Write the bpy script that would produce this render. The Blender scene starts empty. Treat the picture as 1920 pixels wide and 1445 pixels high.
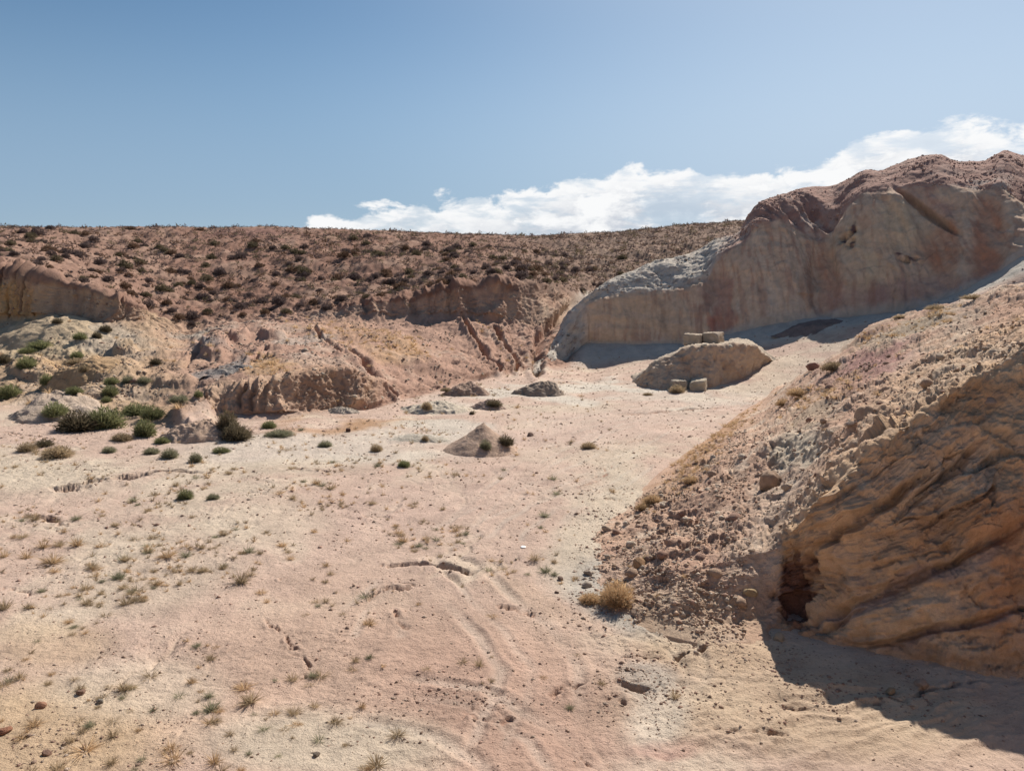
import bpy, math, random
import numpy as np
from mathutils import Vector, Euler

S = bpy.context.scene
COL = S.collection
random.seed(7)
RNG = np.random.default_rng(11)

# ------------------------------------------------------------------ camera, light, exposure
H = 8.0                       # eye height over the quarry floor
F = 1440.0                    # focal length in pixels of the 1920 x 1445 frame
PITCH = math.radians(7.22)
cam_d = bpy.data.cameras.new("camera")
cam = bpy.data.objects.new("camera", cam_d)
COL.objects.link(cam)
cam_d.sensor_width = 36.0
cam_d.lens = F / 1920.0 * 36.0
cam_d.clip_start = 0.1
cam_d.clip_end = 6000.0
cam.location = (0, 0, H)
cam.rotation_euler = (math.pi / 2 - PITCH, 0, 0)
S.camera = cam

SUN_EL, SUN_AZ = math.radians(43), math.radians(31)       # azimuth to the right of straight ahead
sun_d = bpy.data.lights.new("sun", 'SUN')
sun_d.energy = 5.0
sun_d.angle = math.radians(0.53)
sun_d.color = (1.0, 0.93, 0.84)
sun = bpy.data.objects.new("sun", sun_d)
COL.objects.link(sun)
sdir = Vector((math.sin(SUN_AZ) * math.cos(SUN_EL), math.cos(SUN_AZ) * math.cos(SUN_EL), math.sin(SUN_EL)))
sun.rotation_euler = sdir.to_track_quat('Z', 'Y').to_euler()
sun.location = sdir * 60

S.view_settings.view_transform = 'Standard'
S.view_settings.look = 'None'
S.view_settings.gamma = 1.0
S.view_settings.use_curve_mapping = False
S.view_settings.exposure = 0.38
S.render.engine = 'CYCLES'
S.cycles.max_bounces = 5
S.cycles.diffuse_bounces = 3
S.cycles.transparent_max_bounces = 4

w = bpy.data.worlds.new("World")
S.world = w
w.use_nodes = True
nt = w.node_tree
nt.nodes.clear()
def N(t, kind, **kw):
    n = t.nodes.new(kind)
    for k, v in kw.items():
        if k.startswith('i_'):
            n.inputs[k[2:].replace('_', ' ')].default_value = v
        else:
            setattr(n, k, v)
    return n
def mth(t, op, a, b=None, c=None, clamp=False):
    n = t.nodes.new('ShaderNodeMath'); n.operation = op; n.use_clamp = clamp
    for i, x in enumerate((a, b, c)):
        if x is None: continue
        if isinstance(x, (int, float)): n.inputs[i].default_value = x
        else: t.links.new(x, n.inputs[i])
    return n.outputs[0]
def mixc(t, fac, a, b, blend='MIX'):
    n = t.nodes.new('ShaderNodeMix'); n.data_type = 'RGBA'; n.blend_type = blend
    for s_, x in ((n.inputs[0], fac), (n.inputs[6], a), (n.inputs[7], b)):
        if isinstance(x, (int, float)): s_.default_value = x
        elif isinstance(x, tuple): s_.default_value = (*x, 1.0)[:4]
        else: t.links.new(x, s_)
    return n.outputs[2]
def maprange(t, x, a, b, c=0.0, d=1.0, smooth=True):
    n = t.nodes.new('ShaderNodeMapRange'); n.interpolation_type = 'SMOOTHSTEP' if smooth else 'LINEAR'
    t.links.new(x, n.inputs[0])
    for i, v in zip((1, 2, 3, 4), (a, b, c, d)):
        if isinstance(v, (int, float)): n.inputs[i].default_value = v
        else: t.links.new(v, n.inputs[i])
    return n.outputs[0]

SKY_STRENGTH = 0.075
EXPO = 2 ** 0.38
sky = N(nt, 'ShaderNodeTexSky', sky_type='NISHITA', sun_disc=False)
sky.sun_elevation = SUN_EL
sky.sun_rotation = SUN_AZ
sky.altitude = 1200.0
sky.air_density = 1.0
sky.dust_density = 0.8
sky.ozone_density = 1.0
bg = N(nt, 'ShaderNodeBackground')
wout = N(nt, 'ShaderNodeOutputWorld')
tc = N(nt, 'ShaderNodeTexCoord')
sep = N(nt, 'ShaderNodeSeparateXYZ')
nt.links.new(tc.outputs['Generated'], sep.inputs[0])
elev = mth(nt, 'ARCSINE', sep.outputs[2])                              # radians
azim = mth(nt, 'ARCTAN2', sep.outputs[0], sep.outputs[1])              # + to the right
# cloud bank along the horizon: its top rises towards the right and is broken by noise
def cloud_noise(scale, detail, rough, dist=0.0, off=0.0, stretch=2.1):
    mp = N(nt, 'ShaderNodeMapping'); mp.inputs['Scale'].default_value = (1, 1, stretch)
    mp.inputs['Location'].default_value = (off, off * .7, off * .3)
    nt.links.new(tc.outputs['Generated'], mp.inputs[0])
    n = N(nt, 'ShaderNodeTexNoise'); n.inputs['Scale'].default_value = scale
    n.inputs['Detail'].default_value = detail; n.inputs['Roughness'].default_value = rough
    n.inputs['Distortion'].default_value = dist
    nt.links.new(mp.outputs[0], n.inputs['Vector'])
    return n.outputs['Fac']
n_big = cloud_noise(5.0, 3, .5, off=3.1)
n_mid = cloud_noise(17.0, 9, .62, .3, off=1.3)
mpv = N(nt, 'ShaderNodeMapping'); mpv.inputs['Scale'].default_value = (1, 1, 1.5)
nt.links.new(tc.outputs['Generated'], mpv.inputs[0])
vadd = N(nt, 'ShaderNodeMix'); vadd.data_type = 'VECTOR'; vadd.inputs[0].default_value = .035
nzc = N(nt, 'ShaderNodeTexNoise'); nzc.inputs['Scale'].default_value = 14; nzc.inputs['Detail'].default_value = 5
nt.links.new(mpv.outputs[0], nzc.inputs['Vector']); nt.links.new(mpv.outputs[0], vadd.inputs[4]); nt.links.new(nzc.outputs['Color'], vadd.inputs[5])
vor = N(nt, 'ShaderNodeTexVoronoi'); vor.feature = 'F1'; vor.inputs['Scale'].default_value = 17; vor.inputs['Detail'].default_value = 4; vor.inputs['Roughness'].default_value = .55; vor.normalize = True
nt.links.new(vadd.outputs[1], vor.inputs['Vector'])
puff = mth(nt, 'SUBTRACT', .42, vor.outputs['Distance'])
n_in = cloud_noise(11.0, 6, .6, .2, off=5.2, stretch=3.6)
crv = N(nt, 'ShaderNodeFloatCurve')
cm = crv.mapping.curves[0]
def azx(u): return (math.atan((u - 960) / F) + math.pi) / (2 * math.pi)
def elv(u, v): return math.asin(((-math.sin(PITCH) + (722.5 - v) / F * math.cos(PITCH))) /
                                math.sqrt(1 + ((u - 960) / F) ** 2 + ((722.5 - v) / F) ** 2))
pts = [(0.0, .02)]
for u, v in ((560, 440), (600, 405), (740, 378), (900, 368), (1000, 348), (1100, 322), (1250, 306), (1400, 312), (1500, 305), (1580, 262), (1700, 236), (1790, 230), (1920, 250)):
    pts.append((azx(u), elv(u, v)))
pts += [(azx(2600), .22), (.75, .12), (.9, .03), (1.0, .02)]
pts.sort()
cm.points[0].location = (pts[0][0], pts[0][1] * 2); cm.points[1].location = (pts[-1][0], pts[-1][1] * 2)
for x, y in pts[1:-1]: cm.points.new(x, y * 2)
crv.mapping.extend = 'EXTRAPOLATED'
crv.mapping.update()
nt.links.new(mth(nt, 'DIVIDE', mth(nt, 'ADD', azim, math.pi), 2 * math.pi), crv.inputs['Value'])
top = mth(nt, 'MULTIPLY', crv.outputs[0], 0.5)
edge = mth(nt, 'ADD', mth(nt, 'ADD', mth(nt, 'SUBTRACT', top, .010), mth(nt, 'MULTIPLY', mth(nt, 'SUBTRACT', n_mid, .5), .07)), mth(nt, 'MULTIPLY', puff, .075))
dlt = mth(nt, 'SUBTRACT', edge, elev)
cmask = maprange(nt, dlt, -.001, .011)
hole = maprange(nt, n_in, .38, .53, 0.0, 1.0)
lower = maprange(nt, mth(nt, 'SUBTRACT', top, elev), .05, .09)        # only the lower part of the bank opens up
cmask = mth(nt, 'MULTIPLY', cmask, mth(nt, 'SUBTRACT', 1.0, mth(nt, 'MULTIPLY', mth(nt, 'SUBTRACT', 1.0, hole), mth(nt, 'MULTIPLY_ADD', lower, .35, .55))))
cshade = maprange(nt, mth(nt, 'ADD', mth(nt, 'ADD', n_mid, mth(nt, 'MULTIPLY', n_in, .8)), mth(nt, 'MULTIPLY', puff, .8)), .86, 1.14)
rim = maprange(nt, dlt, .012, .06, 1.0, 0.0)
cshade = mth(nt, 'MAXIMUM', cshade, rim)
CL = 1 / (SKY_STRENGTH * EXPO)
ccol = mixc(nt, cshade, (.60 * CL, .635 * CL, .70 * CL), (.98 * CL, .98 * CL, .98 * CL))
sc_ = N(nt, 'ShaderNodeSeparateColor'); nt.links.new(sky.outputs[0], sc_.inputs[0])
cb_ = N(nt, 'ShaderNodeCombineColor')
for i_, (g_, k_) in enumerate(((1.30, 1.18), (1.18, 1.08), (1.10, .965))):          # dustier, more contrasty air than the plain model
    v_ = mth(nt, 'POWER', mth(nt, 'MULTIPLY', sc_.outputs[i_], SKY_STRENGTH * EXPO), g_)
    nt.links.new(mth(nt, 'MULTIPLY', v_, k_ / (SKY_STRENGTH * EXPO)), cb_.inputs[i_])
# dusty air: paler towards the horizon and round the sun
toward = mth(nt, 'ADD', mth(nt, 'MULTIPLY', sep.outputs[0], sdir.x), mth(nt, 'ADD', mth(nt, 'MULTIPLY', sep.outputs[1], sdir.y), mth(nt, 'MULTIPLY', sep.outputs[2], sdir.z)))
dsun = maprange(nt, toward, .60, .99)
hcol = mixc(nt, dsun, (.285 * CL, .405 * CL, .575 * CL), (.66 * CL, .76 * CL, .88 * CL))
hfac = mth(nt, 'ADD', maprange(nt, elev, .08, .34, .80, 0.0), mth(nt, 'MULTIPLY', mth(nt, 'POWER', dsun, 1.6), .55), clamp=True)
airc = mixc(nt, mth(nt, 'MULTIPLY', hfac, .9), cb_.outputs[0], hcol)
skyc = mixc(nt, mth(nt, 'MULTIPLY', cmask, .95), airc, ccol)
nt.links.new(skyc, bg.inputs[0])
bg.inputs[1].default_value = SKY_STRENGTH
nt.links.new(bg.outputs[0], wout.inputs[0])

# ------------------------------------------------------------------ projection helpers
CP, SP = math.cos(PITCH), math.sin(PITCH)
def ray(u, v):
    a = (np.asarray(u, float) - 960.0) / F
    b = (722.5 - np.asarray(v, float)) / F
    return a, CP + b * SP, -SP + b * CP
def at(u, v, Y):
    a, y, z = ray(u, v)
    k = Y / y
    return np.stack([a * k, y * k + 0 * a, H + z * k], -1)
def y_of(u, v, z):
    a, y, dz = ray(u, v)
    return y * (z - H) / dz
def px_of(P):
    d = P[..., 1] * CP + (H - P[..., 2]) * SP
    dn = (H - P[..., 2]) * CP - P[..., 1] * SP
    return 960 + F * P[..., 0] / d, 722.5 + F * dn / d

# ------------------------------------------------------------------ noise
_perm = np.random.RandomState(5).permutation(256).astype(np.int32)
_perm = np.concatenate([_perm, _perm, _perm])
_ang = np.random.RandomState(6).normal(size=(256, 3)).astype(np.float32)
_ang /= np.linalg.norm(_ang, axis=1, keepdims=True)
def perlin(x, y, z):
    x = np.asarray(x, np.float32); y = np.asarray(y, np.float32); z = np.asarray(z, np.float32) + np.zeros_like(x)
    xi = np.floor(x).astype(np.int32); yi = np.floor(y).astype(np.int32); zi = np.floor(z).astype(np.int32)
    xf = x - xi; yf = y - yi; zf = z - zi
    xi &= 255; yi &= 255; zi &= 255
    fx = xf * xf * xf * (xf * (xf * 6 - 15) + 10)
    fy = yf * yf * yf * (yf * (yf * 6 - 15) + 10)
    fz = zf * zf * zf * (zf * (zf * 6 - 15) + 10)
    def g(i, j, k):
        h = _perm[_perm[_perm[xi + i] + yi + j] + zi + k]
        gg = _ang[h]
        return gg[..., 0] * (xf - i) + gg[..., 1] * (yf - j) + gg[..., 2] * (zf - k)
    def lerp(a, b, t): return a + (b - a) * t
    return 1.6 * lerp(lerp(lerp(g(0, 0, 0), g(1, 0, 0), fx), lerp(g(0, 1, 0), g(1, 1, 0), fx), fy),
                      lerp(lerp(g(0, 0, 1), g(1, 0, 1), fx), lerp(g(0, 1, 1), g(1, 1, 1), fx), fy), fz)
def fbm(P, s, octv=3, gain=.5, seed=0, sc=(1, 1, 1)):
    r = 0; a = 1; f = 1.0 / s
    for o in range(octv):
        r = r + a * perlin(P[..., 0] * f * sc[0] + seed * 7.3 + o * 3.1, P[..., 1] * f * sc[1] + seed * 3.7, P[..., 2] * f * sc[2] + seed * 1.9)
        a *= gain; f *= 2.03
    return r
def ridged(P, s, octv=3, gain=.5, seed=0, sc=(1, 1, 1)):
    r = 0; a = 1; f = 1.0 / s
    for o in range(octv):
        n = perlin(P[..., 0] * f * sc[0] + seed * 7.3 + o * 3.1, P[..., 1] * f * sc[1] + seed * 3.7, P[..., 2] * f * sc[2] + seed * 1.9)
        r = r + a * (1 - 2.2 * np.abs(n))
        a *= gain; f *= 2.03
    return r
def worley(P, s, seed=0, jit=.9):
    """cell noise: (F2-F1, random value of the cell, tilt inside the cell)"""
    q = (P / s).astype(np.float32); c = np.floor(q).astype(np.int32); fr = q - c
    f1 = np.full(q.shape[:-1], 9., np.float32); f2 = f1.copy(); rv = np.zeros_like(f1); tl = np.zeros_like(f1)
    for i in (-1, 0, 1):
        for j in (-1, 0, 1):
            for k in (-1, 0, 1):
                a = (c[..., 0] + i + seed) & 255; b = (c[..., 1] + j) & 255; e = (c[..., 2] + k) & 255
                h = _perm[_perm[_perm[a] + b] + e]
                g = _ang[h]
                dx = i + .5 + jit * .5 * g[..., 0] - fr[..., 0]; dy = j + .5 + jit * .5 * g[..., 1] - fr[..., 1]; dz = k + .5 + jit * .5 * g[..., 2] - fr[..., 2]
                d2 = np.sqrt(dx * dx + dy * dy + dz * dz)
                n = d2 < f1
                f2 = np.where(n, f1, np.minimum(f2, d2)); 
                rv = np.where(n, h / 255. - .5, rv); tl = np.where(n, dx * g[..., 1] + dy * g[..., 2] + dz * g[..., 0], tl)
                f1 = np.where(n, d2, f1)
    return f2 - f1, rv, tl
def sst(x, a, b):
    t = np.clip((x - a) / (b - a), 0, 1)
    return t * t * (3 - 2 * t)
def gsmooth(a, sig, axis):
    if sig <= 0: return a
    r = int(sig * 3 + 1)
    k = np.exp(-.5 * (np.arange(-r, r + 1) / sig) ** 2); k /= k.sum()
    pad = [(0, 0)] * a.ndim; pad[axis] = (r, r)
    b = np.pad(a, pad, mode='edge')
    out = np.zeros_like(a)
    n = a.shape[axis]
    for i, kk in enumerate(k):
        sl = [slice(None)] * a.ndim; sl[axis] = slice(i, i + n)
        out += kk * b[tuple(sl)]
    return out
def normals(P):
    du = np.gradient(P, axis=1); dv = np.gradient(P, axis=0)
    n = np.cross(du, dv)
    n /= np.linalg.norm(n, axis=-1, keepdims=True) + 1e-12
    return n * (1 if np.median(n[..., 2]) > 0 else -1)

# ------------------------------------------------------------------ mesh and object helpers
def tag(o, label=None, cat=None, group=None, kind=None):
    if label: o['label'] = label
    if cat: o['category'] = cat
    if group: o['group'] = group
    if kind: o['kind'] = kind
    return o
def raw_mesh(name, V, faces, mats=(), smooth=True, col=None, mat_idx=None):
    """faces: (n,3) or (n,4) integer array"""
    V = np.ascontiguousarray(V, np.float32).reshape(-1, 3)
    faces = np.ascontiguousarray(faces, np.int32)
    m = bpy.data.meshes.new(name)
    m.vertices.add(len(V)); m.vertices.foreach_set('co', V.ravel())
    k = faces.shape[1]
    m.loops.add(faces.size); m.loops.foreach_set('vertex_index', faces.ravel())
    m.polygons.add(len(faces))
    m.polygons.foreach_set('loop_start', np.arange(0, faces.size, k, dtype=np.int32))
    m.polygons.foreach_set('loop_total', np.full(len(faces), k, np.int32))
    if smooth: m.polygons.foreach_set('use_smooth', np.ones(len(faces), bool))
    if mat_idx is not None: m.polygons.foreach_set('material_index', mat_idx.astype(np.int32))
    if col is not None:
        ca = m.color_attributes.new('tint', 'FLOAT_COLOR', 'POINT')
        c4 = np.ones((len(V), 4), np.float32); c4[:, :3] = col.reshape(-1, 3)
        ca.data.foreach_set('color', c4.ravel())
    m.update(calc_edges=True)
    m.validate()
    for x in mats: m.materials.append(x)
    return m
def link(name, mesh, parent=None):
    o = bpy.data.objects.new(name, mesh); COL.objects.link(o); o.parent = parent
    return o
def grid_faces(nr, nc, keep=None):
    i = np.arange(nr * nc, dtype=np.int32).reshape(nr, nc)
    f = np.stack([i[:-1, :-1], i[:-1, 1:], i[1:, 1:], i[1:, :-1]], -1)
    if keep is not None: f = f[keep]
    return f.reshape(-1, 4)

# ------------------------------------------------------------------ materials
def earth_mat(name, bump=1.0, speck=0.0, grain=.5, fine=1.0, tint_attr=True, base=(.4, .3, .22), scale=1.0, rough=.95):
    m = bpy.data.materials.new(name); m.use_nodes = True
    t = m.node_tree; t.nodes.clear()
    out = N(t, 'ShaderNodeOutputMaterial'); b = N(t, 'ShaderNodeBsdfPrincipled')
    b.inputs['Roughness'].default_value = rough
    b.inputs['Specular IOR Level'].default_value = .12
    t.links.new(b.outputs[0], out.inputs[0])
    co = N(t, 'ShaderNodeTexCoord').outputs['Object']
    def ns(s, d, r):
        n = N(t, 'ShaderNodeTexNoise'); n.inputs['Scale'].default_value = s * scale
        n.inputs['Detail'].default_value = d; n.inputs['Roughness'].default_value = r
        t.links.new(co, n.inputs['Vector']); return n.outputs['Fac']
    a, c, e = ns(1.1, 5, .65), ns(7, 6, .7), ns(34, 3, .7)
    if tint_attr:
        at_ = N(t, 'ShaderNodeAttribute'); at_.attribute_name = 'tint'; cb = at_.outputs['Color']
    else:
        rg = N(t, 'ShaderNodeRGB'); rg.outputs[0].default_value = (*base, 1); cb = rg.outputs[0]
    k = mth(t, 'ADD', mth(t, 'ADD', mth(t, 'MULTIPLY', mth(t, 'SUBTRACT', a, .5), .55 * grain),
            mth(t, 'MULTIPLY', mth(t, 'SUBTRACT', c, .5), 1.0 * grain)), mth(t, 'MULTIPLY', mth(t, 'SUBTRACT', e, .5), .9 * grain))
    k = mth(t, 'ADD', k, 1.0)
    if speck:                                                    # crumbs of darker earth, in drifts
        sp = maprange(t, ns(15, 3, .6), .60, .68); dr = maprange(t, ns(.8, 4, .6), .42, .62)
        k = mth(t, 'MULTIPLY', k, mth(t, 'SUBTRACT', 1.0, mth(t, 'MULTIPLY', mth(t, 'MULTIPLY', sp, dr), speck)))
    kc = N(t, 'ShaderNodeCombineColor')
    for i in range(3): t.links.new(k, kc.inputs[i])
    cc = mixc(t, 1.0, cb, kc.outputs[0], 'MULTIPLY')
    t.links.new(cc, b.inputs['Base Color'])
    hgt = mth(t, 'ADD', mth(t, 'MULTIPLY', c, .07 * bump), mth(t, 'MULTIPLY', e, .018 * bump * fine))
    bp = N(t, 'ShaderNodeBump'); bp.inputs['Strength'].default_value = 1.0; bp.inputs['Distance'].default_value = 1.0
    t.links.new(hgt, bp.inputs['Height']); t.links.new(bp.outputs[0], b.inputs['Normal'])
    return m
M_floor = earth_mat('floor_earth', bump=1.1, grain=.5, speck=.5)
M_cliff = earth_mat('cliff_earth', bump=1.3, grain=.32, scale=.6)
M_spur = earth_mat('debris_earth', bump=1.0, grain=.5)
M_heap = earth_mat('heap_earth', bump=1.6, grain=.6)
M_rock = earth_mat('rock', bump=.8, grain=.5, scale=2.0)

def plant_mat(name, col, var=.35, trans=.0):
    m = bpy.data.materials.new(name); m.use_nodes = True
    t = m.node_tree; b = t.nodes['Principled BSDF']
    b.inputs['Roughness'].default_value = .85; b.inputs['Specular IOR Level'].default_value = .1
    g = N(t, 'ShaderNodeNewGeometry'); oi = N(t, 'ShaderNodeObjectInfo')
    k = mth(t, 'ADD', mth(t, 'MULTIPLY', mth(t, 'SUBTRACT', g.outputs['Random Per Island'], .5), 2 * var),
            mth(t, 'MULTIPLY', mth(t, 'SUBTRACT', oi.outputs['Random'], .5), var))
    k = mth(t, 'ADD', k, 1.0)
    kc = N(t, 'ShaderNodeCombineColor')
    for i in range(3): t.links.new(k, kc.inputs[i])
    cc = mixc(t, 1.0, (*col, 1.0), kc.outputs[0], 'MULTIPLY')
    t.links.new(cc, b.inputs['Base Color'])
    tr = N(t, 'ShaderNodeBsdfTranslucent'); t.links.new(cc, tr.inputs[0]); mx = N(t, 'ShaderNodeMixShader'); mx.inputs[0].default_value = .38
    t.links.new(b.outputs[0], mx.inputs[1]); t.links.new(tr.outputs[0], mx.inputs[2]); t.links.new(mx.outputs[0], t.nodes['Material Output'].inputs[0])
    return m
M_purple = plant_mat('grey_purple_scrub', (.125, .092, .086))
M_brown = plant_mat('brown_scrub', (.16, .10, .068))
M_olive = plant_mat('olive_scrub', (.145, .118, .075))
M_green = plant_mat('green_broom', (.23, .235, .115))
M_sage = plant_mat('sage_broom', (.27, .26, .17))
M_straw = plant_mat('dry_straw', (.52, .37, .22))
M_khaki = plant_mat('khaki_straw', (.40, .31, .20))
M_twig = plant_mat('twig_bark', (.16, .11, .075))

# ------------------------------------------------------------------ loft terrain
def row_interp(row, us, sm):
    r = np.array(row, float)
    v = np.interp(us, r[:, 0], r[:, 1]); Y = np.interp(us, r[:, 0], r[:, 2])
    return v, Y
def zrow(lst):                          # (u, v, z) -> (u, v, Y)
    return [(u, v, float(y_of(u, v, z))) for u, v, z in lst]
def loft(rows, counts, us, sm_u=3, sm_r=2.5):
    """rows: control rows near to far; counts: subdivisions per band. Returns points and row index field."""
    pts = []
    for r in rows:
        if callable(r): p = r(us)
        else:
            v, Y = row_interp(r, us, 0)
            p = at(us, v, Y)
        pts.append(gsmooth(p, sm_u, 0))
    out, rid = [], []
    for k in range(len(rows) - 1):
        n = counts[k]
        t = np.arange(n) / n
        out.append(pts[k][None] * (1 - t)[:, None, None] + pts[k + 1][None] * t[:, None, None]); rid.append(k + t)
    out.append(pts[-1][None]); rid.append(np.array([len(rows) - 1.0]))
    P = np.concatenate(out, 0); rid = np.concatenate(rid)
    P = gsmooth(P, sm_r, 0)
    return P, np.repeat(rid[:, None], len(us), 1)
def ucols(segs):
    o = []
    for a, b, d in segs: o.append(np.arange(a, b, d))
    o.append([segs[-1][1]])
    return np.concatenate(o).astype(float)
def seg_dist(X, Yv, poly):
    """distance to a polyline in plan and the side sign (+ beyond it)"""
    best = np.full(X.shape, 1e9, np.float32); tt = np.zeros_like(best); L = len(poly) - 1
    for i in range(L):
        ax, ay = poly[i]; bx, by = poly[i + 1]
        dx, dy = bx - ax, by - ay
        t = np.clip(((X - ax) * dx + (Yv - ay) * dy) / (dx * dx + dy * dy + 1e-9), 0, 1)
        d = np.hypot(X - ax - t * dx, Yv - ay - t * dy)
        m = d < best
        best[m] = d[m]; tt[m] = (i + t[m]) / L
    return best, tt
def blob(u, v, cu, cv, ru, rv, rot=0.0, soft=.45):
    c, s = math.cos(rot), math.sin(rot)
    x = ((u - cu) * c + (v - cv) * s) / ru; y = (-(u - cu) * s + (v - cv) * c) / rv
    return 1 - sst(np.hypot(x, y), 1 - soft, 1 + soft)
def lerp3(c, k, m):
    k = np.asarray(k, float)
    m = np.clip(m, 0, 1)[..., None]
    return c * (1 - m) + k * m

CREAM = (.52, .43, .33); PINK = (.505, .368, .292); RED = (.44, .29, .22); OCHRE = (.47, .34, .215)
GREY = (.44, .395, .335); HILL = (.25, .142, .102); SLOPE = (.40, .25, .185); YELLOW = (.44, .32, .20); WHITE = (.55, .49, .41)

# ---- the ground: quarry floor, left terraces, scrub hill, plateau behind
us = ucols([(-1500, -300, 40), (-300, 0, 12), (0, 1500, 2.1), (1500, 1920, 3), (1920, 2200, 12), (2200, 3400, 60)])
Bn = zrow([(-1500, 800, 0), (0, 790, .2), (100, 800, .2), (180, 812, .1), (260, 822, .1), (330, 820, .1), (400, 800, .1), (500, 792, .05),
           (600, 779, .05), (690, 770, .05), (760, 754, .1), (830, 737, .1), (900, 714, .1), (960, 704, .1), (1000, 699, 0), (1060, 696, 0)]) + \
     [(1110, 694, 78), (1200, 678, 78), (1300, 668, 77), (1400, 662, 75), (1500, 640, 74), (1600, 616, 72), (1700, 596, 70), (1800, 566, 68), (1920, 520, 66), (2400, 400, 62), (3400, 250, 62)]
foot = [(1090, 650, 82.7), (1100, 640, 84.0), (1200, 646, 83.0), (1300, 642, 82.0), (1400, 616, 81.0), (1500, 596, 80.0), (1600, 593, 78.0), (1700, 583, 76.0), (1800, 548, 73.0), (1870, 513, 71.0), (1920, 474, 70.0), (2400, 304, 66.0), (3400, 200, 66.0)]
def back(dY, dz=0.0):
    o = []
    for u, v, Y in foot:
        p = at(u, v, Y); x, z = p[0], p[2] + dz
        uu, vv = px_of(np.array([x * (Y + dY) / Y, Y + dY, z]))
        o.append((float(u), float(vv), Y + dY))
    return o
C1 = [(-1500, 760, 52), (0, 745, 55), (150, 762, 50), (260, 792, 45), (340, 794, 44), (380, 779, 46.5), (450, 785, 46.5), (520, 784, 47), (600, 773, 49),
      (690, 765, 51), (760, 745, 55), (830, 728, 60), (900, 708, 66), (960, 700, 71), (1000, 695, 74), (1060, 688, 78)] + back(0)
C2 = [(-1500, 730, 57), (0, 712, 60), (150, 722, 56), (260, 757, 50), (340, 762, 48.5), (380, 752, 48.3), (430, 737, 47.9), (500, 722, 48.3), (540, 706, 48.6), (600, 698, 50.3),
      (650, 692, 52), (685, 712, 53), (720, 725, 55), (760, 730, 57), (830, 715, 62), (900, 695, 68), (960, 690, 73), (1000, 683, 76), (1060, 680, 80)] + back(4)
C2b = [(-1500, 670, 66), (0, 652, 68), (80, 668, 65), (150, 660, 65), (260, 684, 61), (400, 672, 61), (500, 660, 62), (600, 655, 62), (700, 655, 66), (800, 655, 71), (900, 650, 76), (960, 650, 79), (1000, 652, 80), (1060, 655, 84)] + back(8, -.5)
C3 = [(-1500, 610, 76), (0, 600, 76), (60, 602, 76), (100, 596, 75), (150, 600, 75), (200, 614, 74), (240, 610, 75.5), (270, 606, 76.5), (350, 640, 74), (420, 612, 78), (500, 603, 80),
      (600, 603, 81), (680, 602, 82), (760, 596, 83), (850, 596, 84), (900, 600, 84), (960, 605, 85), (1000, 615, 85), (1060, 600, 89)] + back(14, -1)
C4 = [(-1500, 540, 78), (0, 515, 77.4), (30, 518, 77.4), (60, 521, 77.2), (100, 526, 76.3), (150, 545, 76.2), (200, 560, 75.1), (245, 578, 76.4), (270, 592, 78), (350, 622, 78), (420, 603, 80.5), (500, 595, 82.5),
      (600, 592, 83.5), (660, 584, 84), (720, 577, 83.8), (800, 558, 84.6), (870, 545, 85.6), (950, 535, 87.2), (1000, 536, 89.5), (1060, 546, 97), (1110, 557, 106), (1200, 545, 118), (1300, 510, 128), (1400, 490, 132), (1600, 470, 136), (1920, 440, 140), (3400, 380, 140)]
D1 = [(-1500, 480, 95), (0, 466, 96), (260, 520, 97), (400, 545, 96), (500, 538, 99), (700, 510, 106), (900, 492, 113), (1100, 492, 132), (1300, 462, 148), (1400, 452, 152), (1920, 410, 160), (3400, 350, 160)]
RG = [(-1500, 426, 140), (0, 426, 140), (200, 423, 142), (400, 425, 145), (500, 424, 147), (600, 427, 150), (700, 430, 155), (800, 434, 160), (960, 441, 168), (1060, 439, 174), (1150, 434, 178),
      (1300, 421, 184), (1400, 412, 188), (1600, 395, 195), (1920, 370, 200), (3400, 330, 200)]
def fl(v, z=0.0): return zrow([(u, v, z) for u in (-1500, 0, 960, 1920, 3400)])
def near_row(us):
    a = (us - 960) / F
    return np.stack([a * 6.6, 6.6 + 0 * a, -.05 + 0 * a], -1)
def mid_row(us):
    r = [(-1500, 860, 0), (900, 860, 0), (1100, 800, 0), (1200, 747, 0), (1500, 742, 0), (3400, 742, 0)]
    v = np.interp(us, [x[0] for x in r], [x[1] for x in r]); return at(us, v, y_of(us, v, 0.0))
def after_ridge(dY, dz):
    def f(us):
        v, Y = row_interp(RG, us, 0); p = at(us, v, Y)
        k = (Y + dY) / Y
        return np.stack([p[:, 0] * k, Y + dY, p[:, 2] + dz], -1)
    return f
rows = [near_row, fl(1500), fl(1180), mid_row, Bn, C1, C2, C2b, C3, C4, D1, RG, after_ridge(14, -.2), after_ridge(2200, -30)]
counts = [8, 190, 200, 70, 26, 50, 46, 50, 62, 56, 62, 6, 6]
P, RID = loft(rows, counts, us, sm_u=3, sm_r=2.0)
U0 = np.repeat(us[None], P.shape[0], 0)
_, V0 = px_of(P)
Nn = normals(P)
wide = 1 - sst(RID, 12.5, 13.0)
X, Y, Z = P[..., 0], P[..., 1], P[..., 2]
flat2 = np.stack([X, Y, 0 * X], -1)
hillw = sst(RID, 9.0, 9.25)                                     # scrub hill
terr = sst(RID, 4.2, 5.3) * (1 - hillw)                         # left terraces
left = 1 - sst(U0, 1040, 1090)
floor = 1 - sst(RID, 3.8, 4.8)
sandw = sst(U0, 1060, 1110) * sst(RID, 4, 4.4)                     # sand apron under the big cliff
lowcl = sst(RID, 4.9, 5.15) * (1 - sst(RID, 5.9, 6.2)) * sst(U0, 360, 390) * (1 - sst(U0, 690, 730))
upcl = sst(RID, 7.85, 8.05) * (1 - sst(RID, 8.9, 9.3)) * np.clip((1 - sst(U0, 262, 285)) + sst(U0, 560, 720) * left, 0, 1)
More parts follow.
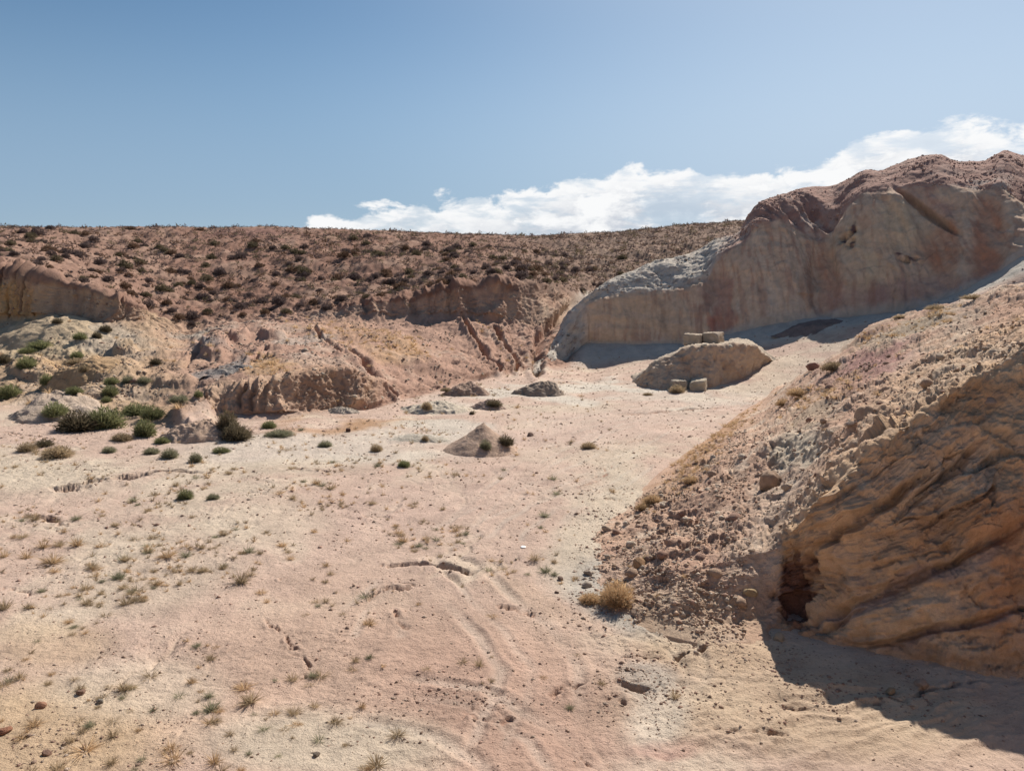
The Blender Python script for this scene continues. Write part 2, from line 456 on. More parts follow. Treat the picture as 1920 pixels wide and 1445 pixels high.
# relief
d = .10 * fbm(flat2, 7, 3, .5, 1) * floor
d += (.030 * fbm(flat2, 1.3, 3, .55, 2) + .012 * fbm(flat2, .28, 2, .6, 3)) * floor
rough_patch = sst(fbm(flat2, 5, 2, .5, 4), -.05, .45)
d += .030 * rough_patch * ridged(flat2, .45, 3, .6, 5) * floor * .7
d += (.55 * fbm(P, 9, 3, .5, 6) + .22 * fbm(P, 2.6, 3, .55, 7) + .10 * ridged(P, .8, 3, .6, 8)) * terr * left * (1 - .75 * np.clip(lowcl + upcl, 0, 1))
xw = X + .30 * fbm(P, 3, 2, .5, 12) + .28 * fbm(P, 1.1, 2, .5, 23) + .20 * Z * fbm(flat2, 9, 1, .5, 15)
Pg = np.stack([xw, Y * .12, Z * .10], -1)                        # stretched down the slope: rills
rill = ridged(Pg, 1.5, 3, .55, 13)
rill2 = ridged(Pg, .7, 2, .5, 14)
big_face = blob(U0, V0, 585, 738, 62, 52, soft=.25) + blob(U0, V0, 150, 565, 62, 45, soft=.3) + blob(U0, V0, 900, 562, 34, 26, soft=.3)+ blob(U0, V0, 785, 572, 20, 18, soft=.3)
big_face = np.clip(big_face, 0, 1)
cl = np.clip(lowcl + upcl, 0, 1)
rillf = ridged(Pg, .95, 3, .55, 17)
d += cl * np.clip(.65 + .9 * fbm(Pg, 3.5, 2, .5, 46), .1, 1.4) * ((.16 * rill + .30 * rillf + .14 * rill2) * (1 - .85 * big_face) + .4 * fbm(Pg, 5, 2, .5, 16) - .1)
d += upcl * (.35 + .65 * (1 - sst(U0, 70, 110))) * .55 * (1 - .8 * sst(U0, 280, 400)) * ridged(Pg, 1.5, 3, .6, 19)
d += upcl * .75 * fbm(Pg, 4.5, 2, .5, 27) * (1 - .6 * big_face) + lowcl * .45 * fbm(Pg, 3.2, 2, .5, 26) * (1 - .6 * big_face)
d += lowcl * .26 * ridged(Pg, .62, 2, .6, 11) * (1 - .8 * big_face)
d += np.clip(lowcl + upcl, 0, 1) * .10 * ridged(P, .7, 3, .6, 45)
blkf, blkr, blkt = worley(np.stack([X, Y, Z * 1.3], -1) + .25 * fbm(P, 1.2, 2, .5, 9)[..., None], 1.1, 3)
d += (terr * left * (1 - .6 * cl) + .5 * hillw * wide) * .16 * (blkr + .5 * blkt) * sst(fbm(P, 6, 2, .5, 10), -.25, .3)
P[..., 2] += .30 * ridged(np.stack([X, 0 * X, 0 * X], -1), 2.3, 3, .6, 28) * np.exp(-((RID - 8.95) / .22) ** 2) * upcl
pg_r = sst(U0, 800, 930) * left * sst(RID, 5.2, 7.0) * (1 - sst(RID, 7.9, 8.1))
d += pg_r * (.26 * rill + .10 * rill2) 
lip = np.exp(-((RID - 9.05) / .12) ** 2) * left
d += lip * .25 * ridged(flat2, 1.4, 2, .5, 18)
hd = .9 * fbm(P, 17, 3, .5, 20) + .28 * ridged(P, 3.6, 3, .55, 21) + .12 * fbm(P, .9, 2, .6, 22)
d += hd * hillw * wide * (1 - .65 * sst(RID, 10.7, 11.0))
hr = ridged(np.stack([X + 2 * fbm(P, 12, 2, .5, 29), Y * .3, Z * .3], -1), 6, 3, .5, 30)
d += .35 * hr * hillw * wide * (1 - sst(RID, 10.5, 11))
d += sandw * (1 - hillw) * (.12 * fbm(flat2, 4, 3, .5, 24) + .04 * ridged(flat2, .8, 2, .5, 25))
# two long rills down the middle slope
DG = {}
def gully(pl, wd, dep, key=None):
    global d
    w_ = [tuple(x) for x in pl]
    dist, tt = seg_dist(U0 + 5 * fbm(P, 2.5, 2, .5, 41), V0 + 2 * fbm(P, 1.5, 2, .5, 42), w_)
    g = np.exp(-(dist / wd) ** 2) * left
    d = d - dep * g
    d = d + dep * .35 * np.exp(-((dist - 1.9 * wd) / wd) ** 2) * left
gully([(865, 605), (885, 640), (905, 668), (935, 700)], 3.2, 1.1)
gully([(655, 662), (690, 690), (712, 720), (745, 745)], 2.8, .8)
gully([(590, 618), (612, 640), (640, 660)], 2.6, .5)
gully([(925, 620), (945, 650), (960, 672), (968, 698)], 3.4, 1.0)
gully([(1008, 700), (1004, 670), (1010, 640), (1045, 600), (1085, 565)], 8, .9)
gully([(455, 700), (470, 680), (500, 660)], 3.0, .5)
gully([(345, 690), (365, 665), (380, 650), (372, 640)], 4.0, .35)
# rocky knobs on the terrace
def knob(cu, cv, ru, rv, hh):
    global d
    d = d + hh * blob(U0, V0, cu, cv, ru, rv, soft=.28) * (1 + .3 * rill2)
knob(404, 655, 26, 17, .6); knob(235, 655, 22, 10, .6); knob(450, 635, 18, 10, .4); knob(512, 630, 24, 8, .4)
knob(60, 690, 40, 20, .5); knob(215, 705, 55, 20, .5); knob(120, 765, 60, 14, .5); knob(365, 790, 35, 22, .5); knob(330, 720, 40, 12, .3)
# erosion steps and cracks in the floor (plan polylines through pixels of level ground)
def gp(u, v): 
    y = float(y_of(u, v, 0.0)); p = at(u, v, y); return (float(p[0]), float(p[1]))
CR = np.zeros_like(d)
def crack(pl, wd, dep, bank=.0, wob=.25):
    global d, CR
    big_ = wd > .13; wd = wd * (1.0 if big_ else .75); dep *= (1.45 if big_ else .85)
    pw = [gp(*q) for q in pl]
    xs = [q[0] for q in pw]; ys = [q[1] for q in pw]; m = wd * 6 + .6
    sel = (X > min(xs) - m) & (X < max(xs) + m) & (Y > min(ys) - m) & (Y < max(ys) + m) & (RID < 4.5)
    if not sel.any(): return
    q = P[sel]
    wx = wob * fbm(q, .8, 3, .6, 51); wy = wob * fbm(q, .8, 3, .6, 52)
    dist, tt = seg_dist(q[:, 0] + wx, q[:, 1] + wy, pw)
    taper = np.sin(np.clip(tt, .02, .98) * math.pi) ** .5 * (np.clip(.8 + .8 * fbm(q, .45, 3, .6, 53), .1, 1.3) if big_ else np.clip(.55 + 1.5 * fbm(q, .38, 3, .6, 53), 0, 1.3))
    g = 1 - sst(dist, wd * .75, wd * 1.0)
    dd = d[sel]; dd -= dep * g * np.clip(taper, 0, 1.3)
    dd += bank * np.exp(-((dist - wd * 2.2) / (wd * 1.5)) ** 2) * taper
    d[sel] = dd
    cc = CR[sel]; cc = np.maximum(cc, g * taper); CR[sel] = cc
crack([(736, 1060), (780, 1059), (830, 1061), (862, 1071), (880, 1073)], .17, .34, .03, .05)
crack([(700, 1054), (740, 1060)], .06, .12); crack([(880, 1073), (905, 1074), (932, 1079)], .07, .14)
crack([(95, 918), (130, 915), (180, 905), (230, 899), (262, 893), (285, 886), (350, 884), (372, 886)], .22, .30, .05, .3)
crack([(225, 898), (245, 896), (266, 891)], .45, .45, .05, .1)
crack([(120, 921), (150, 917)], .3, .3); crack([(140, 882), (200, 880), (240, 876)], .12, .2)
crack([(42, 968), (75, 972), (105, 978)], .2, .3, .05); crack([(90, 978), (120, 982)], .1, .2)
crack([(690, 1128), (705, 1112), (740, 1106), (775, 1112)], .09, .16, .05, .15); crack([(735, 1098), (785, 1106)], .07, .14)
crack([(730, 1138), (742, 1150), (748, 1168), (765, 1180)], .07, .10, .04, .1)
crack([(487, 1160), (512, 1172), (532, 1190), (545, 1208), (560, 1225), (578, 1245)], .06, .15, .04, .15)
crack([(565, 1268), (580, 1262), (572, 1250)], .06, .10)
crack([(930, 1139), (955, 1142), (972, 1143)], .10, .16, .02, .03); crack([(980, 1141), (998, 1154)], .07, .10)
crack([(1160, 1276), (1190, 1290), (1218, 1296)], .14, .20, .02, .04); crack([(1180, 1272), (1200, 1280)], .07, .10)
crack([(1040, 1306), (1060, 1290), (1090, 1272)], .09, .16, .05, .1); crack([(1130, 1312), (1160, 1310), (1172, 1322)], .1, .15, .05, .15)
crack([(1165, 1224), (1205, 1229), (1250, 1232)], .07, .12); crack([(1268, 1232), (1300, 1222), (1352, 1209)], .13, .30, .05, .15)
crack([(1338, 1372), (1380, 1380), (1420, 1378), (1475, 1386)], .08, .17, .03, .12); crack([(1455, 1326), (1500, 1328), (1540, 1331)], .06, .10)
crack([(1690, 1315), (1720, 1300), (1745, 1290), (1790, 1283), (1860, 1272)], .10, .22, .05, .15)
crack([(1620, 1318), (1660, 1314), (1700, 1317)], .06, .1)
crack([(880, 1330), (915, 1345), (950, 1360)], .1, .08, .04, .3); crack([(1060, 1385), (1085, 1400), (1100, 1425)], .05, .08, .02, .2)
crack([(500, 1085), (540, 1078), (600, 1082)], .07, .05, .03, .3)
crack([(640, 850), (690, 853), (735, 852)], .12, .15, .02, .1); crack([(750, 826), (800, 823), (850, 824)], .12, .15, .0, .05)
crack([(930, 848), (980, 844), (1040, 836), (1075, 830)], .10, .12, .04, .25); crack([(850, 862), (920, 852)], .10, .12, .03, .2)
crack([(1125, 832), (1170, 828), (1225, 822)], .10, .12, .03, .1); crack([(1150, 778), (1220, 775), (1300, 768), (1360, 764)], .25, .10, .05, .3)
crack([(1160, 868), (1110, 900), (1075, 925)], .12, .05, .04, .3)
crack([(1170, 945), (1150, 938), (1110, 945)], .10, .15, .04, .3)
crack([(660, 962), (700, 968), (760, 955)], .1, .07, .04, .3); crack([(500, 880), (560, 878), (640, 884)], .12, .08, .04, .3)
crack([(0, 1108), (60, 1112)], .08, .1); crack([(0, 815), (60, 822), (130, 832)], .12, .15, .03, .2)
crack([(0, 795), (50, 800), (110, 808)], .12, .15, .03, .2)
# wheel ruts
RUT = np.zeros_like(d)
def rut(pl, off, wd=.16, dep=.034):
    global d, RUT
    pw = [gp(*q) for q in pl]
    q2 = []
    for i, (x, y) in enumerate(pw):
        j0, j1 = max(i - 1, 0), min(i + 1, len(pw) - 1)
        tx, ty = pw[j1][0] - pw[j0][0], pw[j1][1] - pw[j0][1]; l = math.hypot(tx, ty)
        q2.append((x - ty / l * off, y + tx / l * off))
    sel = (RID < 4.6) & (X > min(a for a, b in q2) - 1) & (X < max(a for a, b in q2) + 1) & (Y > min(b for a, b in q2) - 1) & (Y < max(b for a, b in q2) + 1)
    q = P[sel]
    dist, tt = seg_dist(q[:, 0] + .1 * fbm(q, 2, 2, .5, 61), q[:, 1] + .1 * fbm(q, 2, 2, .5, 62), q2)
    fade = sst(np.sin(tt * math.pi), 0, .3) * np.clip(.5 + 1.1 * fbm(q, 3.5, 2, .5, 63 + off), 0.05, 1)
    dd = d[sel]; dd += (-dep * np.exp(-(dist / wd) ** 4) + dep * .6 * np.exp(-((dist - wd * 1.5) / (wd * .5)) ** 2)) * fade; d[sel] = dd
    r = RUT[sel]; RUT[sel] = np.maximum(r, np.exp(-(dist / wd) ** 2) * fade)
tracks = [[(1400, 742), (1330, 775), (1250, 810), (1160, 850), (1060, 900), (950, 950), (870, 985), (780, 1020)],
          [(1380, 735), (1300, 757), (1200, 785), (1100, 812), (1000, 870), (900, 965), (860, 1000)],
          [(1420, 735), (1300, 748), (1180, 768), (1080, 790), (980, 800)],
          [(1210, 860), (1130, 905), (1040, 950), (980, 990), (960, 1020)],
          [(960, 1430), (1000, 1330), (1010, 1250), (960, 1180), (890, 1120), (860, 1080)],
          [(700, 1300), (860, 1330), (980, 1400), (1020, 1460)],
          [(680, 1200), (700, 1150), (770, 1090)]]
for tr in tracks:
    for off in (-.85, .85): rut(tr, off)
    rut(tr, .2, .12, .02)
# small terrace-like ripples in the near right of the floor
rp = blob(U0, V0, 1560, 1360, 330, 90, soft=.4) * floor
sx = X * .93 + Y * .36 + .5 * fbm(flat2, 2, 2, .5, 71); sy = -X * .36 + Y * .93 + .35 * fbm(flat2, 1.6, 2, .5, 73)
rs = np.stack([sx * .25, sy, 0 * sx], -1)
d += rp * .05 * ridged(rs, .5, 2, .5, 72) 
cs = sst(np.hypot(U0 - 1240, (V0 - 1150) * 1.2), 330, 0) * floor
d += cs * .03 * ridged(flat2, .35, 2, .6, 74)
# shallow branching wash lines, running with the fall of the floor
wz = np.stack([X * .92 + .5 * fbm(flat2, 2.2, 3, .6, 75), Y * .42 + .5 * fbm(flat2, 1.7, 3, .6, 76), 0 * X], -1)
wn = np.abs(perlin(wz[..., 0] / 2.3, wz[..., 1] / 2.3, 5.5)); wn2 = np.abs(perlin(wz[..., 0] / .95 + 3, wz[..., 1] / .95, 8.5))
wreg = floor * (.25 + .75 * blob(U0, V0, 820, 1230, 520, 260, 0, .5)) * sst(fbm(flat2, 5, 2, .5, 77), -.35, .25)
wash = np.exp(-(wn / .045) ** 2) * wreg; wash2 = np.exp(-(wn2 / .06) ** 2) * wreg * sst(fbm(flat2, 2.5, 2, .5, 78), -.1, .3)
d -= .10 * wash + .055 * wash2
d += .03 * np.exp(-((wn - .13) / .05) ** 2) * wreg * np.clip(fbm(flat2, .8, 2, .5, 79) + .4, 0, 1)
crm = sst(fbm(flat2, 3.2, 3, .6, 66), .05, .4) * floor * (.3 + .7 * wreg)
crf, crr, crt = worley(flat2 * np.array([1, 1, 1]) + .12 * fbm(flat2, .6, 2, .5, 67)[..., None], .42, 9)
d += crm * (.022 * crr + .03 * crt)
P = P + Nn * d[..., None]
Ppx = P

# colours
n1, n2, n3 = fbm(flat2, 9, 3, .55, 80), fbm(flat2, 2.4, 3, .6, 81), fbm(flat2, .7, 2, .6, 82)
uw = U0 + 45 * fbm(flat2, 6, 3, .6, 83); vw = V0 + 24 * fbm(flat2, 6, 3, .6, 84)
c = np.zeros(P.shape) + np.array(PINK)
c = lerp3(c, CREAM, sst(n1 * .8 + n2 * .5, -.1, .5) * .75)
for (cu, cv, ru, rv, ro, k, s) in [
    (720, 1290, 420, 190, 0, (.47, .33, .25), .9), (930, 1290, 230, 120, .2, RED, .75), (960, 1400, 190, 55, 0, RED, .75), (1260, 1400, 75, 22, 0, (.46, .30, .24), .9),
    (600, 1390, 210, 60, 0, CREAM, .9), (90, 1390, 230, 110, 0, OCHRE, .85), (250, 1290, 160, 60, 0, CREAM, .6), (60, 1200, 120, 50, 0, OCHRE, .5),
    (1180, 1110, 130, 60, .6, GREY, .9), (1130, 960, 60, 130, .55, CREAM, .9), (1330, 1210, 160, 40, .1, OCHRE, .6), (1500, 1330, 330, 90, .1, (.47, .35, .24), .8), (1230, 1330, 60, 60, 0, WHITE, .5),
    (830, 930, 260, 50, -.2, (.50, .36, .29), .8), (1150, 800, 260, 35, -.1, (.51, .38, .31), .8), (700, 797, 130, 13, -.05, (.40, .245, .145), .95), (560, 800, 60, 10, 0, (.42, .26, .16), .6),
    (600, 840, 260, 28, 0, WHITE, .65), (820, 800, 90, 14, 0, WHITE, .8), (60, 900, 150, 40, 0, CREAM, .9), (250, 1080, 200, 60, -.1, CREAM, .55), (170, 960, 150, 30, 0, PINK, .6),
    (1100, 735, 260, 16, -.05, WHITE, .9), (1300, 750, 140, 12, 0, WHITE, .5), (480, 985, 120, 40, 0, CREAM, .6), (450, 870, 200, 25, 0, CREAM, .7), (1200, 1260, 60, 30, 0, GREY, .6), (1010, 1120, 110, 26, .4, (.50, .36, .27), .8)]:
    c = lerp3(c, k, blob(uw, vw, cu, cv, ru, rv, ro) * s * floor)
c = lerp3(c, WHITE, RUT * .32 * floor)
c = lerp3(c, CREAM, np.clip(wash + .7 * wash2, 0, 1) * .45)
c = lerp3(c, (.36, .21, .15), CR * .8)  # shade inside the cracks deepened through the colour
# terraces
tc_ = np.zeros(P.shape) + np.array(SLOPE)
tc_ = lerp3(tc_, YELLOW, (1 - sst(uw, 230, 420)) * .75)
tc_ = lerp3(tc_, (.46, .36, .28), sst(n1 + n2 * .8, .15, .7) * .45)
for (cu, cv, ru, rv, ro, k, s) in [(60, 640, 120, 30, 0, (.50, .385, .25), .9), (150, 700, 60, 18, 0, (.46, .30, .16), .8), (420, 690, 40, 18, -.5, (.26, .23, .21), .9), (110, 760, 70, 18, 0, (.43, .34, .27), .8),
    (380, 800, 50, 25, 0, (.38, .29, .235), .7), (500, 690, 40, 18, 0, (.48, .31, .18), .8), (690, 640, 120, 18, .2, (.44, .275, .18), .7), (740, 665, 60, 12, .2, (.47, .30, .18), .7), (560, 640, 40, 12, -.3, GREY, .5), (380, 640, 40, 12, 0, (.34, .31, .26), .7),
    (840, 765, 80, 18, 0, GREY, .8), (585, 738, 70, 45, 0, (.36, .225, .13), .6), (800, 610, 160, 25, .1, (.40, .255, .19), .6), (480, 755, 90, 30, 0, (.46, .32, .22), .7), (1045, 585, 36, 22, -.6, (.42, .34, .26), .6), (190, 630, 80, 14, .1, (.38, .33, .27), .6)]:
    tc_ = lerp3(tc_, k, blob(uw, vw, cu, cv, ru, rv, ro) * s)
tc_ = lerp3(tc_, (.45, .30, .21), cl * .5)
vs_ = fbm(Pg, .8, 3, .6, 47)
upcl = upcl * (1 - sst(RID + .12 * n2, 8.62, 8.82))
tc_ = lerp3(tc_, (.60, .37, .17), upcl * (1 - sst(uw, 50, 110)) * .95)  # sunlit look of the bluff's left flutes put into the colour
tc_ = lerp3(tc_, (.38, .265, .19), upcl * sst(uw, 70, 120) * (1 - sst(uw, 220, 290)) * .9)  # right part of the bluff: its shade painted in as darker brown
tc_ = lerp3(tc_, (.28, .175, .125), cl * sst(vs_, .05, .45) * .6)
tc_ = lerp3(tc_, (.52, .375, .26), cl * sst(-vs_, .1, .5) * .4)
c = c * (1 - sst(RID + .3 * n2, 4.3, 5.0)[..., None]) + tc_ * sst(RID + .3 * n2, 4.3, 5.0)[..., None]
c = lerp3(c, (.50, .455, .39), sandw * (1 - hillw))
hc = np.zeros(P.shape) + np.array(HILL)
hc = lerp3(hc, (.32, .205, .15), sst(fbm(P, 6, 3, .6, 86), -.1, .5) * .8)
hc = lerp3(hc, (.22, .12, .095), blob(uw, vw, 470, 437, 90, 12) * .8)
hc = lerp3(hc, (.31, .20, .15), (1 - sst(uw, 150, 420)) * .5)
hc = lerp3(hc, (.25, .175, .13), sst(U0, 850, 1150) * .7)
up0 = np.clip(sst(RID, 7.85, 8.05) * ((1 - sst(U0, 262, 285)) + sst(U0, 560, 720) * left), 0, 1)
hm = sst(RID + .12 * n2 + .1 * n1 + .24 * up0, 8.98, 9.12)
c = c * (1 - hm[..., None]) + hc * hm[..., None]
c *= (1 + .10 * n3 + .10 * n2)[..., None]
keep = None
m_g = raw_mesh('ground', P, grid_faces(*P.shape[:2]), [M_floor], True, np.clip(c, .02, .8))
ground = tag(link('ground', m_g), kind='structure')
GP, GR, GU, GV = P.copy(), RID, U0, V0

# ground behind and beside the camera, outside the frame
gx, gy = np.meshgrid(np.concatenate([np.linspace(-900, -60, 12), np.linspace(-55, 55, 80), np.linspace(60, 900, 12)]),
                     np.concatenate([np.linspace(-900, -40, 12), np.linspace(-38, 7.4, 60)]))
gz = 6.3 * (1 - sst(gy + .8 * perlin(gx * .3, gy * .3, 0.5), 1.4, 6.6)) - .12 + .12 * perlin(gx * .5, gy * .5, 3.3)
m_b = raw_mesh('bank', np.stack([gx, gy, gz], -1), grid_faces(*gx.shape), [M_floor], True, np.zeros(gx.shape + (3,)) + np.array(PINK))
tag(link('near_bank_ground', m_b), kind='structure')
gx, gy = np.meshgrid(np.linspace(-3000, 3000, 30), np.linspace(-3000, 3000, 30))
m_b = raw_mesh('plain', np.stack([gx, gy, 0 * gx - 9], -1), grid_faces(*gx.shape), [M_floor], True, np.zeros(gx.shape + (3,)) + np.array(PINK))
tag(link('desert_plain_terrain', m_b), kind='structure')

# ---- the big quarried cliff on the right
us = ucols([(985, 1930, 1.9), (1930, 2100, 8), (2100, 3400, 40)])
K1 = [(985, 706, 73), (1010, 698, 75.5), (1050, 690, 79), (1075, 680, 82)] + foot
LIPV = [(985, 703, 74.5), (1010, 690, 77.0), (1035, 662, 80.0), (1060, 628, 82.3), (1085, 592, 84.2), (1100, 566, 84.5), (1120, 557, 85.0), (1180, 547, 85.0), (1250, 544, 85.0), (1300, 532, 85.0), (1326, 520, 85.2), (1345, 486, 86.0), (1400, 446, 86.0),
        (1429, 420, 86.0), (1464, 411, 85.5), (1490, 428, 85.0), (1530, 449, 84.5), (1565, 433, 84.5), (1591, 384, 84.5), (1623, 356, 84.0), (1680, 353, 82.5), (1702, 354, 82.0), (1769, 345, 80.5), (1839, 358, 78.5), (1878, 350, 77.5),
        (1900, 372, 76.5), (1925, 388, 75.5), (2000, 340, 74.0), (2400, 240, 71.0), (3400, 180, 71.0)]
CRE = [(985, 701, 76.0), (1010, 684, 79.0), (1035, 645, 83.5), (1060, 598, 85.0), (1085, 566, 84.8), (1110, 546, 85.0), (1150, 521, 88.0), (1230, 492, 91.0), (1300, 474, 93.0), (1335, 450, 94.0), (1385, 436, 95.0), (1403, 412, 94.5), (1425, 383, 94.0),
       (1480, 363, 94.0), (1520, 349, 94.0), (1560, 347, 94.0), (1600, 333, 93.0), (1620, 320, 93.0), (1660, 318, 93.0), (1700, 302, 92.0), (1745, 293, 91.0), (1765, 293, 91.0), (1800, 307, 91.0), (1850, 302, 90.0), (1885, 280, 89.0), (1920, 291, 88.0),
       (2000, 262, 86.0), (2100, 245, 84.0), (2400, 200, 81.0), (3400, 160, 81.0)]
MIDT = [(a[0], a[1], a[2]) for a in []]
def lip_row(us):
    v, Y = row_interp(LIPV, us, 0); return at(us, v, Y)
def mid_top(us):
    v1, Y1 = row_interp(LIPV, us, 0); v2, Y2 = row_interp(CRE, us, 0)
    a, b = at(us, v1, Y1), at(us, v2, Y2); m = a * .5 + b * .5; m[:, 2] += .25 * (b[:, 2] - a[:, 2]).clip(0, 3); return m
def below(us):
    v, Y = row_interp(K1, us, 0); p = at(us, v, Y); p[:, 2] -= 2.5; p[:, 1] -= 1.0; return p
def face_mid(us):
    v, Y = row_interp(K1, us, 0); a = at(us, v, Y); b = lip_row(us)
    m = a * .72 + b * .28; steep = sst(us, 1080, 1110); m[:, 1] -= 1.0 * steep * .4; return m
def kback(dY, dz):
    def f(us):
        v, Y = row_interp(CRE, us, 0); p = at(us, v, Y); p[:, 1] += dY; p[:, 0] += dY * .25; p[:, 2] += dz; return p
    return f
P, RID = loft([below, K1, face_mid, lip_row, mid_top, CRE, kback(6, -1.2), kback(26, -9)], [8, 45, 95, 36, 36, 14, 8], us, sm_u=2.2, sm_r=1.6)
U0 = np.repeat(us[None], P.shape[0], 0); _, V0 = px_of(P)
Nn = normals(P)
face = sst(RID, .8, 1.2) * (1 - sst(RID, 2.85, 3.05)) * sst(U0, 1080, 1102)
topw = sst(RID, 2.95, 3.1)
ridge_l = 1 - sst(U0, 1085, 1105)
X, Z = P[..., 0], P[..., 2]
Pv = np.stack([X + .5 * fbm(P, 5, 2, .5, 101), P[..., 1] * .3, Z * .16], -1)
wkf, wkr, wkt = worley(np.stack([X, P[..., 1], Z * .7], -1) + .4 * fbm(P, 2, 2, .5, 140)[..., None], 2.4, 5)
d = face * (.40 * fbm(Pv, 7, 2, .5, 102) + .18 * ridged(Pv, 2.6, 3, .5, 103) + .09 * ridged(Pv, .95, 3, .6, 141) + .22 * (wkr * .6 + wkt * .6) * sst(fbm(P, 6, 2, .5, 142), -.2, .3) + .05 * fbm(P, .8, 3, .6, 104) + .07*ridged(np.stack([X * .2, P[..., 1] * .2, Z + .15 * X], -1), 1.7, 2, .5, 119))
# recesses and buttresses seen on the face
for (cu, cv, ru, rv, ro, k) in [(1355, 560, 24, 75, 0, -1.1), (1300, 585, 40, 50, 0, .5), (1440, 540, 60, 80, 0, .8), (1545, 520, 22, 85, 0, -1.2), (1640, 470, 75, 100, 0, 1.2), (1760, 470, 34, 90, 0, -.9),
                                (1690, 400, 12, 60, -.55, .7), (1850, 450, 32, 80, 0, -.8), (1215, 600, 30, 50, 0, -.5), (1140, 600, 35, 45, 0, .5), (1905, 420, 24, 70, 0, .6)]:
    d += .55 * k * blob(U0 + 8 * fbm(P, 3, 2, .5, 105), V0, cu, cv, ru, rv, ro, .6) * face
for (cu, cv, ru, rv) in [(1592, 458, 14, 14), (1705, 492, 24, 8), (1600, 440, 9, 8)]:
    d += (-.5 + .5 * ridged(P, 1.0, 2, .6, 107)) * blob(U0, V0, cu, cv, ru, rv, 0, .4) * face
pw_ = np.clip((1 - sst(U0, 1330, 1420)) + .55, 0, 1)
d += (topw + ridge_l * (1 - topw)) * (.42 * fbm(P, 5.5, 3, .5, 110) + pw_ * (.11 * ridged(P, 1.7, 3, .55, 111) + .06 * ridged(P, .6, 2, .6, 112))) * (1 - .5 * sst(RID, 4.8, 5.0))
rb = np.stack([X * .9 + P[..., 1] * .25 + .5 * fbm(P, 4, 2, .5, 113), P[..., 1] * .08, Z * .08], -1)
ribs = blob(U0, V0, 1530, 415, 75, 34, .3, .5) + .7*blob(U0, V0, 1440, 430, 40, 40, 0, .5)
d += topw * ribs * .45 * ridged(rb, 1.5, 2, .5, 114)
gu = blob(U0, V0, 1735, 395, 60, 7, .62, .5); d -= 1.2 * gu * sst(RID, 1.5, 2)
P = P + Nn * d[..., None]
uw = U0 + 16 * fbm(P, 4, 3, .6, 120); vw = V0 + 14 * fbm(P, 4, 3, .6, 121)
st2 = fbm(np.stack([X + .3 * fbm(P, 3, 2, .5, 125), P[..., 1] * .2, Z * .05], -1), .6, 3, .6, 128)
st = fbm(np.stack([X + .3 * fbm(P, 3, 2, .5, 125), P[..., 1] * .2, Z * .07], -1), 1.6, 4, .6, 122)
c = np.zeros(P.shape) + np.array((.58, .425, .305))
c = lerp3(c, (.64, .485, .35), sst(st, 0, .6) * .7)
lay = fbm(np.stack([X * .08, P[..., 1] * .1, Z + .12 * X], -1), 1.6, 3, .6, 126)
c = lerp3(c, (.42, .245, .175), sst(st2, .08, .45) * .6)
c = lerp3(c, (.46, .32, .225), sst(lay, .1, .7) * .5)
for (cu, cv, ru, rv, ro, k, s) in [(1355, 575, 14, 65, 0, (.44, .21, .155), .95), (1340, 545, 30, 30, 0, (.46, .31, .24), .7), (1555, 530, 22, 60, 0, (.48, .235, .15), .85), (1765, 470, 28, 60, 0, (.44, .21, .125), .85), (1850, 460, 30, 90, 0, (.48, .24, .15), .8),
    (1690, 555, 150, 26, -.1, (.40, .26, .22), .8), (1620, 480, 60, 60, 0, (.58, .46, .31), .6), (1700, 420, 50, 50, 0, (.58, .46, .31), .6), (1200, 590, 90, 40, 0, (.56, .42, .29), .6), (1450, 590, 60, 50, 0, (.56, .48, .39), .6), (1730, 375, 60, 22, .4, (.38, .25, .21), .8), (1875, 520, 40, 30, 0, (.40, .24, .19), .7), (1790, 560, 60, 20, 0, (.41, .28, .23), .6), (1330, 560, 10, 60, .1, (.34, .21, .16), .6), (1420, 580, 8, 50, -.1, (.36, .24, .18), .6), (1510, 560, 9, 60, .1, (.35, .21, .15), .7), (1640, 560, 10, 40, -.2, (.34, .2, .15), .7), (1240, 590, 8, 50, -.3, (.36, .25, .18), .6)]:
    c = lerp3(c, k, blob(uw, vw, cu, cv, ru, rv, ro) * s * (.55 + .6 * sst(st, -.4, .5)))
for (cu, cv, ru, rv) in [(1592, 460, 13, 12), (1708, 492, 24, 8), (1602, 438, 8, 7), (1690, 488, 10, 4)]:
    c = lerp3(c, (.13, .085, .085), blob(uw, vw, cu, cv, ru, rv, 0, .5) * sst(fbm(P, .9, 2, .6, 127), -.35, .2))
c = lerp3(c, (.46, .42, .37), (1 - sst(RID, 1.0, 1.35)) * .9)
tcv = np.zeros(P.shape) + np.array((.36, .215, .17))
tcv = lerp3(tcv, (.45, .30, .24), sst(fbm(P, 3, 3, .6, 130), 0, .5) * .8)
tcv = lerp3(tcv, (.53, .465, .39), 1 - sst(uw + 20 * (V0 - 480) / 60, 1325, 1390))
tcv = lerp3(tcv, (.46, .40, .34), np.clip(blob(uw, vw, 1520, 425, 60, 26, .2) + blob(uw, vw, 1840, 350, 50, 16, 0) + blob(uw, vw, 1400, 440, 40, 16, -.6), 0, 1) * .55 * sst(fbm(P, 1.2, 2, .6, 131), -.2, .3))
tcv = lerp3(tcv, (.22, .15, .125), sst(fbm(P, 1.0, 3, .7, 132), .35, .6) * .5)
tw = np.maximum(sst(RID + .06 * fbm(P, 1.5, 3, .6, 133), 2.93, 3.03), ridge_l)[..., None]
c = c * (1 - tw) + tcv * tw
c *= (1 + .14 * fbm(P, .6, 3, .6, 134))[..., None]
keepf = (RID[:-1, :-1] >= 0)
m_c = raw_mesh('quarry_cliff', P, grid_faces(*P.shape[:2]), [M_cliff], True, np.clip(c, .02, .8))
